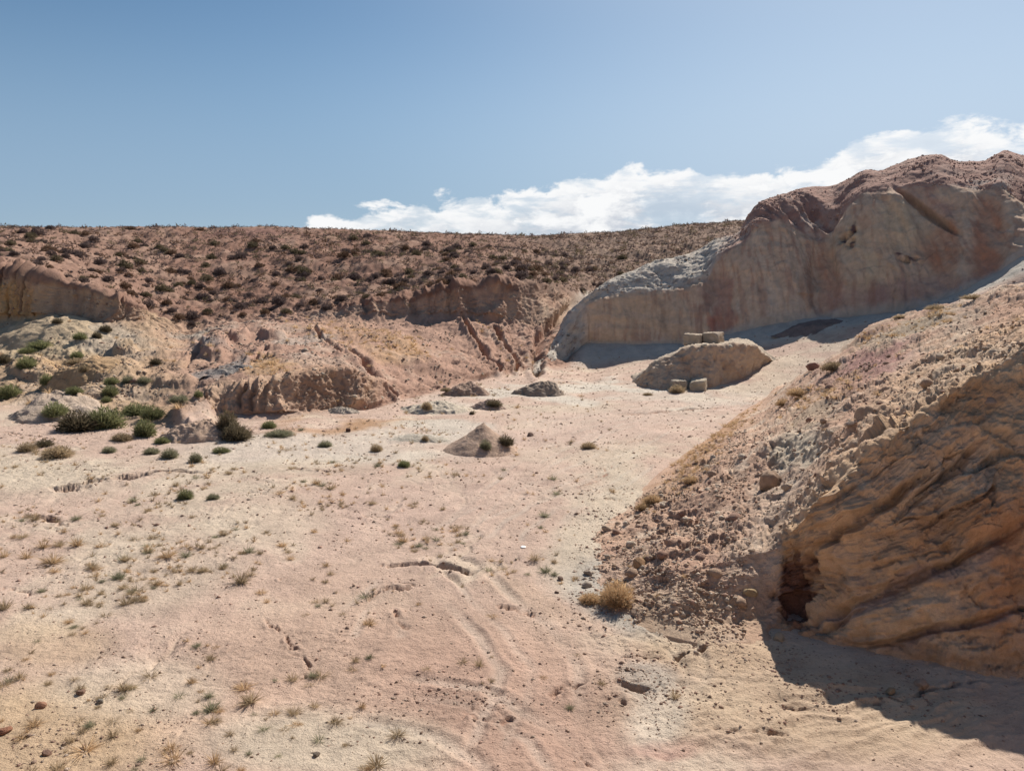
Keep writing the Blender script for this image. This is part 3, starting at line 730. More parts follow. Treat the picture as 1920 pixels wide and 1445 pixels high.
cliff = tag(link('quarry_cliff', m_c), 'tall shaded earth cliff with reddish crest and pale rubble ridge at its left end', 'cliff')
CPv, CRv, CUv, CVv = P.copy(), RID, U0, V0

# ---- the near spur: debris slope with a cut rock face at its near end
us = ucols([(1078, 1930, 1.75), (1930, 2100, 7), (2100, 3200, 40)])
S1 = zrow([(1078, 1058, -.06), (1095, 1100, -.04), (1115, 1130, -.02), (1150, 1155, 0), (1200, 1180, 0), (1300, 1206, 0), (1400, 1215, 0), (1440, 1205, 0), (1465, 1192, 0), (1490, 1190, 0), (1540, 1200, 0), (1600, 1215, 0), (1700, 1232, 0), (1800, 1256, 0), (1920, 1272, 0), (2400, 1400, 0), (3200, 1600, 0)])
SF = zrow([(1078, 1054, -.06), (1115, 1100, .0), (1150, 1125, .05), (1200, 1140, .12)]) + [(1300, 1150, 17.5), (1400, 1160, 17.5), (1440, 1150, 17.7), (1465, 1145, 17.8), (1490, 1130, 18.0), (1600, 1080, 17.0), (1700, 1050, 16.7), (1800, 1030, 16.5), (1920, 1000, 16.3), (2400, 1000, 14.5), (3200, 900, 14)]
S2 = zrow([(1078, 1050, -.06), (1115, 1070, .05), (1150, 1080, .16), (1200, 1080, .40)]) + [(1300, 1060, 18.9), (1400, 1040, 18.8), (1440, 1028, 18.8), (1465, 1015, 18.5), (1490, 990, 18.4), (1560, 905, 18.0), (1630, 845, 18.0), (1700, 795, 18.1), (1800, 722, 18.3), (1920, 640, 18.6), (2400, 400, 19), (3200, 200, 19)]
S3 = zrow([(1078, 1044, -.06), (1115, 1020, .04), (1150, 1000, .16), (1200, 985, .42)]) + [(1300, 918, 25.4), (1400, 858, 27), (1500, 800, 27), (1600, 745, 27), (1700, 695, 27.3), (1800, 648, 28), (1920, 596, 29), (2400, 420, 30), (3200, 250, 30)]
S4 = zrow([(1078, 1038, -.06), (1110, 1000, -.03), (1150, 960, 0), (1240, 880, 0), (1300, 838, 0), (1390, 772, 0), (1430, 748, .1)]) + \
     [(1480, 718, 50), (1520, 690, 48), (1560, 663, 47), (1600, 638, 46.5), (1640, 607, 46), (1665, 598, 45), (1700, 591, 44), (1760, 571, 42), (1800, 566, 41), (1830, 556, 40), (1870, 541, 39), (1920, 527, 38), (2400, 420, 38), (3200, 300, 38)]
def s_below(us):
    v, Y = row_interp(S1, us, 0); p = at(us, v, Y); p[:, 2] -= .5; p[:, 1] -= .25; return p
def sback(dY, dz, dz2):
    def f(us):
        v, Y = row_interp(S4, us, 0); p = at(us, v, Y); k = 1 + dY / Y; p[:, 1] *= k; p[:, 0] *= k
        p[:, 2] += np.interp(us, [1078, 1440, 1600, 1920, 3200], [-.25, -.4, dz, dz2, dz2]); return p
    return f
P, RID = loft([s_below, S1, SF, S2, S3, S4, sback(1.5, -.5, -.3), sback(12, -5, -3)], [4, 84, 220, 130, 84, 8, 12], us, sm_u=2.5, sm_r=2.2)
U0 = np.repeat(us[None], P.shape[0], 0); _, V0 = px_of(P)
Nn = normals(P)
X, Yy, Z = P[..., 0], P[..., 1], P[..., 2]
edge_u = np.interp(V0[:, :], [780, 1000, 1190], [1462, 1462, 1462])
rockf = sst(U0, 1452, 1475) * sst(RID, .9, 1.1) * (1 - sst(RID, 2.9, 3.15))
rock2 = sst(U0 + (V0 - 800) * .75, 1560, 1640) * sst(RID, 2.9, 3.1) * (1 - sst(RID, 3.7, 4.4))      # dipping slabs above the face
deb = np.clip(1 - rockf - .6 * rock2, 0, 1) * np.where(U0 < 1456, sst(RID, 1.0, 2.0), sst(RID, .9, 1.15)) * (.12 + .88 * sst(U0, 1082, 1230))
flankfade = (1 - sst(RID, 4.0, 5.0) * (1 - sst(U0, 1420, 1500)))
Pw = P + .10 * fbm(P, .5, 2, .5, 205)[..., None]
k1f, k1r, k1t = worley(Pw, .62, 1); k2f, k2r, k2t = worley(Pw, .27, 2)
lumpy = sst(fbm(P, 1.8, 2, .5, 206), -.35, .3)
d = deb * flankfade * (.26 * fbm(P, 3.2, 3, .5, 201) + .05 * ridged(P, .85, 3, .6, 202) + lumpy * (.16 * (k1r + .6 * k1t) + .085 * (k2r + .6 * k2t) - .035 * (1 - sst(k1f, 0, .18)) ) + .02 * ridged(P, .2, 2, .6, 203) - .07)
# dipping, fanned layers: coordinate across the layers
px_, py_ = X - 4.5, Z + .34 * np.clip(Yy - 18.5, 0, 40)
rad = np.hypot(px_, py_) + .3; ang = np.arctan2(py_ + .22 * fbm(P, 3, 2, .5, 210) + .05 * fbm(P, .7, 2, .5, 211), px_)
def saw(q, e=.16):
    f = q - np.floor(q)
    return np.where(f < e, f / e, 1 - (f - e) / (1 - e))
lay = np.stack([ang * 3.6, rad * .16 + Yy * .05, 0 * X], -1)
m1 = np.clip(.55 + .9 * fbm(P, 1.9, 2, .5, 224), 0, 1.4); m2_ = np.clip(.5 + 1.1 * fbm(P, 1.1, 2, .5, 225), 0, 1.5)
big_s = saw(ang / .105 + .5 * fbm(P, 2.4, 2, .5, 226)); mid_s = saw(ang / .042 + .6 * fbm(P, 1.3, 2, .5, 227)); fin_s = saw(ang / .016 + .7 * fbm(P, .9, 2, .5, 228))
vor_ = ridged(np.stack([X + .4 * Z, Yy, Z * .9 - .3 * X], -1), 1.35, 3, .55, 214)
sq = np.stack([ang * 6.5 + .12 * fbm(P, .8, 2, .5, 236), rad * .30 + .25 * ang + .1 * fbm(P, 1.1, 2, .5, 239), Yy * .35], -1)
b1f, b1r, b1t = worley(sq, .55, 11); b2f, b2r, b2t = worley(sq + .05 * fbm(P, .3, 2, .5, 238)[..., None], .21, 12)
frac_m = sst(fbm(P, 2.2, 2, .5, 237), -.3, .25)
strata = .15 * big_s * m1 + .08 * mid_s * m2_ + .03 * fin_s - .10 + frac_m * (.22 * (b1r + .8 * b1t) + .12 * (b2r + .8 * b2t)) - .05 * (1 - sst(b1f, 0, .08)) * sst(fbm(P, 1.3, 2, .5, 252), .1, .35)
d += rockf * (strata * .75 + .18 * fbm(P, 3.0, 3, .55, 217) - .16 * np.clip(vor_ - .55, 0, 1) + .05 * ridged(P, .5, 3, .6, 215) + .025 * ridged(P, .2, 2, .6, 219))
slr = big_s
d += rock2 * (strata * 1.15 + .12 * fbm(P, 1.2, 3, .6, 223) + .05 * ridged(P, .4, 2, .6, 229))
# recess at the left end of the face
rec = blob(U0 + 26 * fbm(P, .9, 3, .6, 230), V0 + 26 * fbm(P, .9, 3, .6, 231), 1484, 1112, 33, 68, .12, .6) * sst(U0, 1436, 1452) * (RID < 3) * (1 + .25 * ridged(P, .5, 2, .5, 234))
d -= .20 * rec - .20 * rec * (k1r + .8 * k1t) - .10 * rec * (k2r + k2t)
d += .35 * blob(U0, V0, 1560, 980, 60, 90, .7, .5) * rockf
for (cu, cv, ru, rv, ro, k) in [(1640, 960, 120, 9, -.65, -.38), (1700, 1090, 190, 8, -.42, -.28), (1800, 1170, 160, 7, -.25, -.3), (1585, 1160, 60, 6, -.5, -.2), (1760, 900, 90, 8, -.7, -.3), (1545, 930, 70, 7, -.85, -.3), (1860, 1010, 90, 8, -.5, -.25), (1690, 1150, 70, 20, -.2, .2), (1850, 960, 60, 40, -.5, .35)]:
    d += k * blob(U0 + 7 * fbm(P, .9, 2, .5, 232), V0 + 7 * fbm(P, .9, 2, .5, 233), cu, cv, ru, rv, ro, .6) * np.clip(rockf + rock2, 0, 1)
Pold = P
P = P + Nn * d[..., None]
uw = U0 + 26 * fbm(Pold, 1.8, 3, .6, 240); vw = V0 + 22 * fbm(Pold, 1.8, 3, .6, 241)
q1, q2, q3 = fbm(Pold, 2.2, 3, .6, 242), fbm(Pold, .6, 3, .65, 243), fbm(Pold, .2, 2, .6, 244)
c = np.zeros(P.shape) + np.array((.52, .345, .245))
c = lerp3(c, (.58, .465, .355), sst(q1 + q2 * .6, .0, .7) * .7)
c = lerp3(c, (.40, .25, .185), sst(-q1 + q2 * .7, .15, .8) * .6)
for (cu, cv, ru, rv, ro, k, s) in [(1490, 845, 60, 26, -.4, (.50, .42, .32), .9), (1450, 1000, 70, 130, .5, (.51, .42, .33), .5), (1330, 960, 110, 60, -.6, (.40, .26, .19), .6), (1350, 800, 90, 22, -.75, (.44, .26, .15), .8), (1270, 900, 90, 20, -.65, (.40, .25, .16), .7),
    (1630, 690, 90, 28, -.35, (.33, .18, .16), .85), (1560, 730, 80, 14, -.4, (.46, .30, .19), .7), (1700, 620, 90, 20, -.3, (.36, .29, .21), .8), (1800, 600, 60, 22, -.3, (.42, .33, .25), .6), (1900, 600, 60, 40, -.2, (.44, .27, .19), .7), (1520, 780, 60, 18, -.5, (.44, .34, .24), .7),
    (1300, 1150, 160, 50, 0, (.42, .31, .22), .8), (1180, 1080, 60, 50, 0, (.42, .31, .24), .5), (1740, 760, 120, 40, -.55, (.44, .34, .27), .6), (1800, 700, 90, 30, -.5, (.46, .37, .29), .6), (1850, 800, 90, 30, -.6, (.44, .33, .24), .5)]:
    c = lerp3(c, k, blob(uw, vw, cu, cv, ru, rv, ro) * s)
rc = np.zeros(P.shape) + np.array((.60, .405, .25))
rc = lerp3(rc, (.66, .49, .33), sst(q1, 0, .5) * .7)
rc = lerp3(rc, (.44, .265, .15), sst(fbm(lay * np.array([1, 1, 1]), .5, 3, .6, 250), 0, .6) * .7)
rc = lerp3(rc, (.46, .22, .11), blob(uw, vw, 1930, 1080, 120, 170, 0) * .6)
rc = lerp3(rc, (.40, .29, .24), np.clip(blob(uw, vw, 1690, 1100, 200, 16, -.42) + blob(uw, vw, 1800, 1180, 190, 10, -.3), 0, 1) * .8)
rc = lerp3(rc, (.36, .25, .18), sst(fbm(P, .8, 3, .65, 251), .1, .6) * .4)
rc = lerp3(rc, (.50, .37, .27), sst(fbm(P, 1.4, 3, .65, 253), .1, .5) * .5)
rc = lerp3(rc, (.20, .105, .075), np.clip(rec * 1.1, 0, 1))  # dark reddish rubble, its tone also painting in the recess's shade
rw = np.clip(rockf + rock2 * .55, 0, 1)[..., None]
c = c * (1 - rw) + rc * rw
c = lerp3(c, (.43, .31, .22), (1 - sst(RID, 1.0, 1.25 + .1 * 0)) * .8)
c *= (1 + .12 * q2 + .10 * q3)[..., None]
m_s = raw_mesh('spur', P, grid_faces(*P.shape[:2]), [M_spur], True, np.clip(c, .02, .8))
spur = tag(link('debris_hillside', m_s), 'brown debris slope on the near right ending in a cut face of dipping ochre rock', 'rocky slope')
SPv, SRv, SUv, SVv = P.copy(), RID, U0, V0

# ---- the flat topped mound that carries the stone blocks
us = ucols([(1188, 1472, 1.6)])
m1 = zrow([(1188, 722, .0), (1200, 728, 0), (1240, 734, 0), (1330, 733, 0), (1390, 722, .05), (1430, 706, .2), (1455, 692, .5), (1472, 688, .6)])
m2 = [(1188, 720, 64), (1203, 700, 62.8), (1216, 688, 62.4), (1230, 677, 62.2), (1245, 670, 62.0), (1262, 661, 61.8), (1285, 655, 61.8), (1310, 650, 61.7), (1335, 649, 61.7), (1365, 645, 62.2), (1400, 644, 63.4), (1417, 649, 64.6), (1432, 663, 67), (1448, 676, 68), (1462, 683, 69), (1472, 687, 70)]
m3 = [(1188, 719, 65), (1215, 694, 65), (1240, 677, 65.5), (1265, 662, 66), (1290, 651, 66.5), (1335, 645, 66.5), (1375, 639, 67), (1400, 640, 68), (1420, 652, 69), (1450, 676, 70), (1472, 686, 71)]
def mb(us):
    v, Y = row_interp(m1, us, 0); p = at(us, v, Y); p[:, 2] -= .5; p[:, 1] -= .3; return p
def mk(us):
    v, Y = row_interp(m3, us, 0); p = at(us, v, Y); p[:, 1] += 4.5; p[:, 2] = -.1 + .0 * p[:, 2] ; return p
P, RID = loft([mb, m1, m2, m3, mk], [4, 60, 16, 16], us, sm_u=2, sm_r=1.5)
Nn = normals(P)
mf_, mr_, mt_ = worley(P + .2 * fbm(P, .8, 2, .5, 306)[..., None], .9, 7)
d = .20 * fbm(P, 2.6, 3, .5, 301) + .09 * ridged(P, .9, 3, .6, 302) + .07 * (mr_ + .7 * mt_) + .06 * ridged(np.stack([P[..., 0], P[..., 1], P[..., 2] * .15], -1), .7, 2, .6, 307) + .04 * fbm(P, .3, 2, .6, 303)
P = P + Nn * (d * sst(RID, .7, 1.4))[..., None]
c = np.zeros(P.shape) + np.array((.48, .36, .265)); c = lerp3(c, (.38, .27, .195), sst(fbm(P, 1.3, 3, .6, 304), 0, .5)); c = lerp3(c, (.50, .43, .34), sst(RID, 1.95, 2.1) * .7)
c = lerp3(c, (.46, .38, .29), sst(fbm(P, .5, 3, .6, 305), .1, .6) * .5)
mound = tag(link('earth_mound', raw_mesh('earth_mound', P, grid_faces(*P.shape[:2]), [M_cliff], True, c)), 'steep sided flat topped earth mound carrying two stone blocks in front of the cliff', 'mound')

bpy.context.view_layer.update()
dg = bpy.context.evaluated_depsgraph_get()
SURF = [ground, cliff, spur, mound]
O = Vector((0, 0, H))
def hit(u, v, surfs=None):
    a, y, z = ray(u, v); dv = Vector((float(a), float(y), float(z))).normalized()
    best = None
    for o in (surfs or SURF):
        ok, loc, nor, _ = o.ray_cast(O, dv, distance=900)
        if ok and (best is None or (loc - O).length < (best[0] - O).length): best = (loc.copy(), nor.copy(), o)
    return best
def drop(x, y, surfs=None):
    best = None
    for o in (surfs or SURF):
        ok, loc, nor, _ = o.ray_cast(Vector((x, y, 80)), Vector((0, 0, -1)), distance=200)
        if ok and (best is None or loc.z > best[0].z): best = (loc.copy(), nor.copy(), o)
    return best

# ------------------------------------------------------------------ earth heaps
def heap(name, label, u, v, wpx, hpx, col, depth=.8, power=1.1, rough=1.0, skew=0.0, seed=0, cat='heap'):
    h0 = hit(u, v)[0]
    k = (h0 - O).length / F
    R, hh = wpx * k * .5, hpx * k
    cx, cy, cz = h0.x, h0.y + R * depth * .6, h0.z
    n = 46
    th = np.linspace(0, 2 * math.pi, n * 2 + 1)[:, None]; r = np.linspace(0, 1.12, n)[None]
    wob = 1 + .22 * rough * perlin(np.cos(th) * 1.6 + seed, np.sin(th) * 1.6, 0 * th + .7) + .10 * rough * perlin(np.cos(th) * 5 + seed, np.sin(th) * 5, 0 * th + .2)
    x = cx + R * r * wob * np.cos(th) + 0 * th; y = cy + R * depth * r * wob * np.sin(th) + 0 * th
    prof = np.clip(1 - r, -0.15, 1) ** 1.0
    prof = np.where(r < 1, np.clip(1 - r ** power, 0, 1), -(r - 1) * 1.5) + 0 * th
    x = x + skew * R * prof
    base = np.zeros(len(th[:-1]))
    gzs = []
    for i in range(0, len(th)):
        p = drop(cx + R * math.cos(th[i, 0]), cy + R * depth * math.sin(th[i, 0]), [ground, cliff]); gzs.append(p[0].z if p else cz)
    gzs = np.array(gzs)[:, None]; gc = gzs.mean()
    z = gc * (1 - np.clip(r, 0, 1)) + gzs * np.clip(r, 0, 1) + hh * prof
    Pp = np.stack([x, y, z], -1)
    q = np.stack([x, y, z], -1)
    dd = rough * hh * (.22 * fbm(q, R * .6, 3, .6, seed + 1) + .09 * ridged(q, R * .2, 3, .6, seed + 2)) * (1 - sst(r, .9, 1.1))
    Pp[..., 2] += dd
    Pp[..., :2] += (rough * R * .10 * fbm(q, R, 3, .55, seed + 3) * sst(r, .3, 1))[..., None]
    Pp[-1] = Pp[0]
    c = np.zeros(Pp.shape) + np.array(col)
    c *= (1 + .25 * fbm(q, R * .3, 3, .6, seed + 4))[..., None]
    m = raw_mesh(name, Pp, grid_faces(*Pp.shape[:2])[:, ::-1], [M_heap], True, np.clip(c, .03, .7))
    o = tag(link(name, m), label, cat)
    SURF.append(o)
    return o
heap('earth_heap', 'smooth pointed cone of brown earth in the middle of the quarry floor', 900, 850, 142, 52, (.48, .345, .26), 1.0, .95, .16, .08, 400)
heap('earth_heap', 'low dark grey brown heap left of the block mound', 1012, 742, 92, 24, (.33, .26, .205), .8, 1.6, .9, .2, 410)
heap('earth_heap', 'brown heap with dry scrub on top beside the gully mouth', 876, 741, 88, 20, (.37, .26, .20), .8, 1.7, 1.0, 0, 420)
heap('rubble_heap', 'wide pale grey rubble hump below the bare slope', 815, 774, 130, 14, (.56, .48, .38), .8, 1.5, 1.3, 0, 430)
heap('rubble_heap', 'small brown hump with a bush on it right of the pale rubble', 915, 767, 64, 13, (.42, .31, .255), .8, 1.6, 1.0, 0, 440)
heap('rubble_heap', 'flat grey gravel spread left of the pointed cone', 790, 827, 110, 8, (.50, .44, .36), .6, 1.8, .8, 0, 450)
heap('rubble_heap', 'grey rubble heap at the left edge of the terrace behind the bushes', 85, 788, 170, 20, (.47, .37, .29), .7, 1.8, 1.1, 0, 460)
heap('rubble_heap', 'pink brown rubble heap below the fluted low cliff', 365, 826, 130, 26, (.50, .36, .27), .7, 1.7, 1.1, .05, 470)
heap('rubble_heap', 'dark gravel heap on the terrace above the fluted low cliff', 428, 700, 90, 11, (.30, .265, .24), .6, 1.7, 1.0, .1, 480)
heap('earth_heap', 'orange brown earth hump among bushes on the left terrace', 135, 722, 120, 20, (.43, .29, .17), .7, 1.8, .9, 0, 490)
heap('earth_heap', 'pale yellow earth hump under the left cliff', 70, 640, 160, 14, (.48, .37, .25), .7, 1.8, .9, 0, 500)
heap('earth_heap', 'small dark hump in the shade at the foot of the big cliff', 1530, 618, 110, 9, (.22, .17, .15), .6, 1.7, 1.0, 0, 510)
heap('rubble_heap', 'grey rubble hump left of the cone heap beyond the bushes', 640, 775, 60, 9, (.45, .38, .31), .6, 1.8, 1.0, 0, 520)
bpy.context.view_layer.update()

# ------------------------------------------------------------------ rocks
def ico(sub):
    t = (1 + 5 ** .5) / 2
    V = [(-1, t, 0), (1, t, 0), (-1, -t, 0), (1, -t, 0), (0, -1, t), (0, 1, t), (0, -1, -t), (0, 1, -t), (t, 0, -1), (t, 0, 1), (-t, 0, -1), (-t, 0, 1)]
    Fc = [(0, 11, 5), (0, 5, 1), (0, 1, 7), (0, 7, 10), (0, 10, 11), (1, 5, 9), (5, 11, 4), (11, 10, 2), (10, 7, 6), (7, 1, 8), (3, 9, 4), (3, 4, 2), (3, 2, 6), (3, 6, 8), (3, 8, 9), (4, 9, 5), (2, 4, 11), (6, 2, 10), (8, 6, 7), (9, 8, 1)]
    V = [np.array(v) / np.linalg.norm(v) for v in V]
    for _ in range(sub):
        cache = {}; NF = []
        def mid(a, b):
            k = (min(a, b), max(a, b))
            if k not in cache:
                m = V[a] + V[b]; V.append(m / np.linalg.norm(m)); cache[k] = len(V) - 1
            return cache[k]
        for a, b, c_ in Fc:
            ab, bc, ca = mid(a, b), mid(b, c_), mid(c_, a)
            NF += [(a, ab, ca), (b, bc, ab), (c_, ca, bc), (ab, bc, ca)]
        Fc = NF
    return np.array(V), np.array(Fc)
def rock_mesh(name, seed, sub, col, sx=1, sy=1, sz=.7, sharp=.35):
    V, Fc = ico(sub)
    rr = np.random.RandomState(seed)
    r = 1 + .30 * fbm(V, 1.1, 2, .5, seed) + .08 * fbm(V, .35, 2, .5, seed + 1)
    V = V * r[:, None]
    for _ in range(7):                                           # chop facets
        n = rr.normal(size=3); n /= np.linalg.norm(n); dd = rr.uniform(.55, .85)
        s = V @ n - dd; V = V - np.where(s > 0, s, 0)[:, None] * n * .9
    V = V * np.array([sx, sy, sz]) * .5
    return raw_mesh(name, V, Fc, [M_rock], False, np.zeros(V.shape) + np.array(col) * (1 + .15 * fbm(V, .3, 2, .5, seed + 2))[:, None])
ROCKC = [(.44, .31, .225), (.50, .38, .28), (.36, .23, .175), (.56, .46, .36)]
rocks_s = [rock_mesh('rock', 600 + i, 1, ROCKC[i % 4], 1, random.uniform(.7, 1), random.uniform(.55, .85)) for i in range(8)]
def place_rock(u, v, wpx, label=None, group=None, mesh=None, name='rock', cat='rock', hscale=1.0):
    hh = hit(u, v)
    if not hh: return None
    loc, nor, _ = hh
    s = wpx * (loc - O).length / F
    o = bpy.data.objects.new(name, mesh or random.choice(rocks_s)); COL.objects.link(o)
    o.location = loc + Vector((0, s * .25, s * .14)); o.scale = (s, s, s * hscale)
    o.rotation_euler = (random.uniform(-.3, .3), random.uniform(-.3, .3), random.uniform(0, 6.28))
    tag(o, label, cat, group)
    return o
big = rock_mesh('rock', 700, 3, (.40, .28, .20), 1, .9, 1.15)
place_rock(1449, 915, 42, 'tallest pinkish brown boulder standing out of the debris slope', mesh=big)
big2 = rock_mesh('rock', 701, 3, (.42, .26, .15), 1, .85, .8)
place_rock(1201, 1062, 30, 'rounded orange brown boulder at the left edge of the debris above a dry bush', mesh=big2)
big3 = rock_mesh('rock', 702, 2, (.48, .40, .32), 1, .85, .7)
place_rock(1101, 1102, 20, 'pale angular rock at the slope toe left of the orange dry bush', mesh=big3)
place_rock(1103, 1078, 18, 'grey pointed rock just above the pale angular one at the slope toe', mesh=rock_mesh('rock', 703, 2, (.38, .30, .24)))
place_rock(1051, 1088, 12, 'small dark stone on the pale sand left of the slope toe', mesh=rock_mesh('rock', 704, 2, (.28, .20, .16)))
place_rock(1044, 1112, 9, 'tiny dark stone on the sand nearest the crack end', mesh=rock_mesh('rock', 705, 1, (.28, .20, .16)))
place_rock(876, 1078, 13, 'little wedge of earth lying below the middle of the long crack', mesh=rock_mesh('rock', 706, 2, (.38, .27, .19)))
place_rock(968, 1050 + 0, 0.01 + 8, 'pebble alone on the pink sand right of the long crack', mesh=rocks_s[3])
place_rock(994, 818, 17, 'flat brown stone on the floor right of the pointed earth cone', mesh=rock_mesh('rock', 707, 2, (.27, .19, .15), 1, .8, .55))
place_rock(1733, 1290, 24, 'round pale stone in the shade at the foot of the ochre face', mesh=rock_mesh('rock', 708, 2, (.46, .33, .25)))
place_rock(1463, 1200, 22, 'broken pale slab at the left corner of the ochre face', mesh=rock_mesh('rock', 709, 2, (.46, .38, .28)))
place_rock(1673, 1302, 20, 'tan clod beside the fissure in the shaded ground', mesh=rock_mesh('rock', 710, 2, (.42, .31, .2), 1, .8, .6))
place_rock(1410, 1118, 34, 'yellowish slab with a shadow beneath it low on the debris', mesh=rock_mesh('rock', 711, 2, (.46, .34, .20), 1, .8, .55))
place_rock(1278, 968, 18, 'reddish block in the middle of the debris slope', mesh=rock_mesh('rock', 712, 2, (.34, .2, .15)))
place_rock(149, 1302, 14, 'brown stone on the yellow ground at the lower left', mesh=rock_mesh('rock', 713, 2, (.30, .19, .14)))
place_rock(187, 1318, 12, 'grey pebble on the bare pale patch at the lower left', mesh=rock_mesh('rock', 714, 2, (.33, .29, .24)))
place_rock(74, 1327, 17, 'orange stone left of the grey pebble', mesh=rock_mesh('rock', 715, 2, (.42, .23, .15)))
place_rock(6, 1376, 18, 'rust coloured stone at the left margin', mesh=rock_mesh('rock', 716, 2, (.40, .2, .13)))
place_rock(85, 1416, 14, 'flat brown stone beside the straw clump at the bottom left', mesh=rock_mesh('rock', 717, 2, (.32, .2, .15)))
place_rock(1527, 692, 24, 'dark red clod at the left end of the debris crest', mesh=rock_mesh('rock', 718, 2, (.27, .15, .12)))
place_rock(593, 1417, 12, 'dark chip on the pale ground at the bottom edge', mesh=rock_mesh('rock', 719, 2, (.25, .2, .16)))
place_rock(1858, 760, 26, 'weathered knob high on the dipping slabs', mesh=rock_mesh('rock', 720, 2, (.42, .31, .24)))
place_rock(1600, 800, 26, 'flat slab fragment resting on the dipping layers', mesh=rock_mesh('rock', 721, 2, (.42, .33, .27), 1, .7, .45))
place_rock(1322, 648 + 2, 13, 'pale chip wedged between the two blocks on the mound', mesh=rock_mesh('rock', 722, 1, (.5, .45, .36)))
place_rock(1370, 652, 12, 'pale chip right of the blocks on the mound', mesh=rock_mesh('rock', 723, 1, (.5, .45, .36)))

def samp(Pm, weight, n, rng):
    """pick points of a lofted surface with probability area x weight"""
    e1 = np.linalg.norm(np.cross(np.gradient(Pm, axis=1), np.gradient(Pm, axis=0)), axis=-1)
    w_ = (e1 * weight).ravel(); w_ = w_ / w_.sum()
    idx = rng.choice(len(w_), size=n, replace=False, p=w_)
    return Pm.reshape(-1, 3)[idx], idx
inb = lambda U_, V_: (U_ > -60) & (U_ < 1980)
# individual debris rocks
wS = sst(SRv, 1.1, 1.3) * (1 - sst(SRv, 4.6, 4.9)) * (1 - sst(SUv, 1456, 1466) * (SRv < 3.0)) * inb(SUv, SVv) * (1 + 3 * (SUv < 1400))
pts_, _ = samp(SPv, wS * (SPv[..., 1] < 34), 230, RNG)
for p in pts_:
    s = float(np.clip(RNG.lognormal(math.log(.17), .5), .09, .55))
    o = bpy.data.objects.new('rock', random.choice(rocks_s)); COL.objects.link(o)
    o.location = (p[0], p[1], p[2] + s * .12); o.scale = (s, s, s); o.rotation_euler = (random.uniform(-.4, .4), random.uniform(-.4, .4), random.uniform(0, 6.28))
    uu_, vv_ = px_of(np.array(p)); ku = int(rocks_s.index(o.data)) % 4
    kn = ('brown', 'tan', 'dark', 'pale')[ku]; sn_ = 'large' if s > .26 else 'fist sized' if s < .15 else 'medium'
    zn = 'low by the toe' if vv_ > 1040 else 'on the middle' if vv_ > 880 else 'high up'
    rt = 'left flank' if uu_ < 1350 else 'inner flank' if uu_ < 1600 else 'upper slabs'
    tag(o, f'{sn_} loose {kn} rock {zn} of the debris slope, {rt}', 'rock', f'{sn_} loose {kn} rocks {zn} of the debris, {rt}')

def join_stuff(name, protoV, protoF, locs, scales, cols, mats, smooth=False, label=None, tilt=.5):
    nV, nF = len(protoV[0]), protoF[0].shape
    Vs, Fs, Cs = [], [], []; off = 0
    for i, p in enumerate(locs):
        k = i % len(protoV)
        a = RNG.uniform(0, 6.283); ca, sa = math.cos(a), math.sin(a)
        R = np.array([[ca, -sa, 0], [sa, ca, 0], [0, 0, 1]])
        if tilt:
            b = RNG.uniform(-tilt, tilt); cb, sb = math.cos(b), math.sin(b)
            R = R @ np.array([[1, 0, 0], [0, cb, -sb], [0, sb, cb]])
        v = (protoV[k] * scales[i]) @ R.T + p
        Vs.append(v); Fs.append(protoF[k] + off); off += len(v)
        if cols is not None: Cs.append(np.repeat(cols[i][None], len(v), 0))
    m = raw_mesh(name, np.concatenate(Vs), np.concatenate(Fs), mats, smooth, np.concatenate(Cs) if cols is not None else None)
    o = link(name, m); tag(o, label, None, None, 'stuff')
    return o
IV, IF_ = ico(0)
protoV = [(IV * (1 + .3 * RNG.uniform(-1, 1, (12, 1))) * np.array([.5, .5 * RNG.uniform(.6, 1), .5 * RNG.uniform(.5, .8)])) for _ in range(10)]
protoF = [IF_] * 10
OV = np.array([(1, 0, 0), (-1, 0, 0), (0, 1, 0), (0, -1, 0), (0, 0, 1), (0, 0, -1)], float)
OF = np.array([(0, 2, 4), (2, 1, 4), (1, 3, 4), (3, 0, 4), (2, 0, 5), (1, 2, 5), (3, 1, 5), (0, 3, 5)])
octV = [OV * .6 * (1 + .35 * RNG.uniform(-1, 1, (6, 3))) * np.array([1, RNG.uniform(.6, 1), RNG.uniform(.5, .8)]) for _ in range(12)]
octF = [OF] * 12
def rc_cols(n, base, var=.25):
    b = np.array(base)[RNG.integers(0, len(base), n)]
    return b * (1 + RNG.uniform(-var, var, (n, 1)))
# clods over the debris slope
n = 9000
p1, _ = samp(SPv, wS * (.3 + sst(fbm(SPv, 1.6, 2, .5, 260), -.2, .5)) / (5 + SPv[..., 1]) ** 1.3, n, RNG)
p1[:, 2] += .01
join_stuff('debris_clods_rubble', octV, octF, p1, np.clip(RNG.lognormal(math.log(.055), .5, n), .025, .18), rc_cols(n, [(.50, .36, .27), (.38, .25, .19), (.58, .48, .38), (.46, .33, .24)]), [M_rock], label='loose clods and chips covering the debris slope')
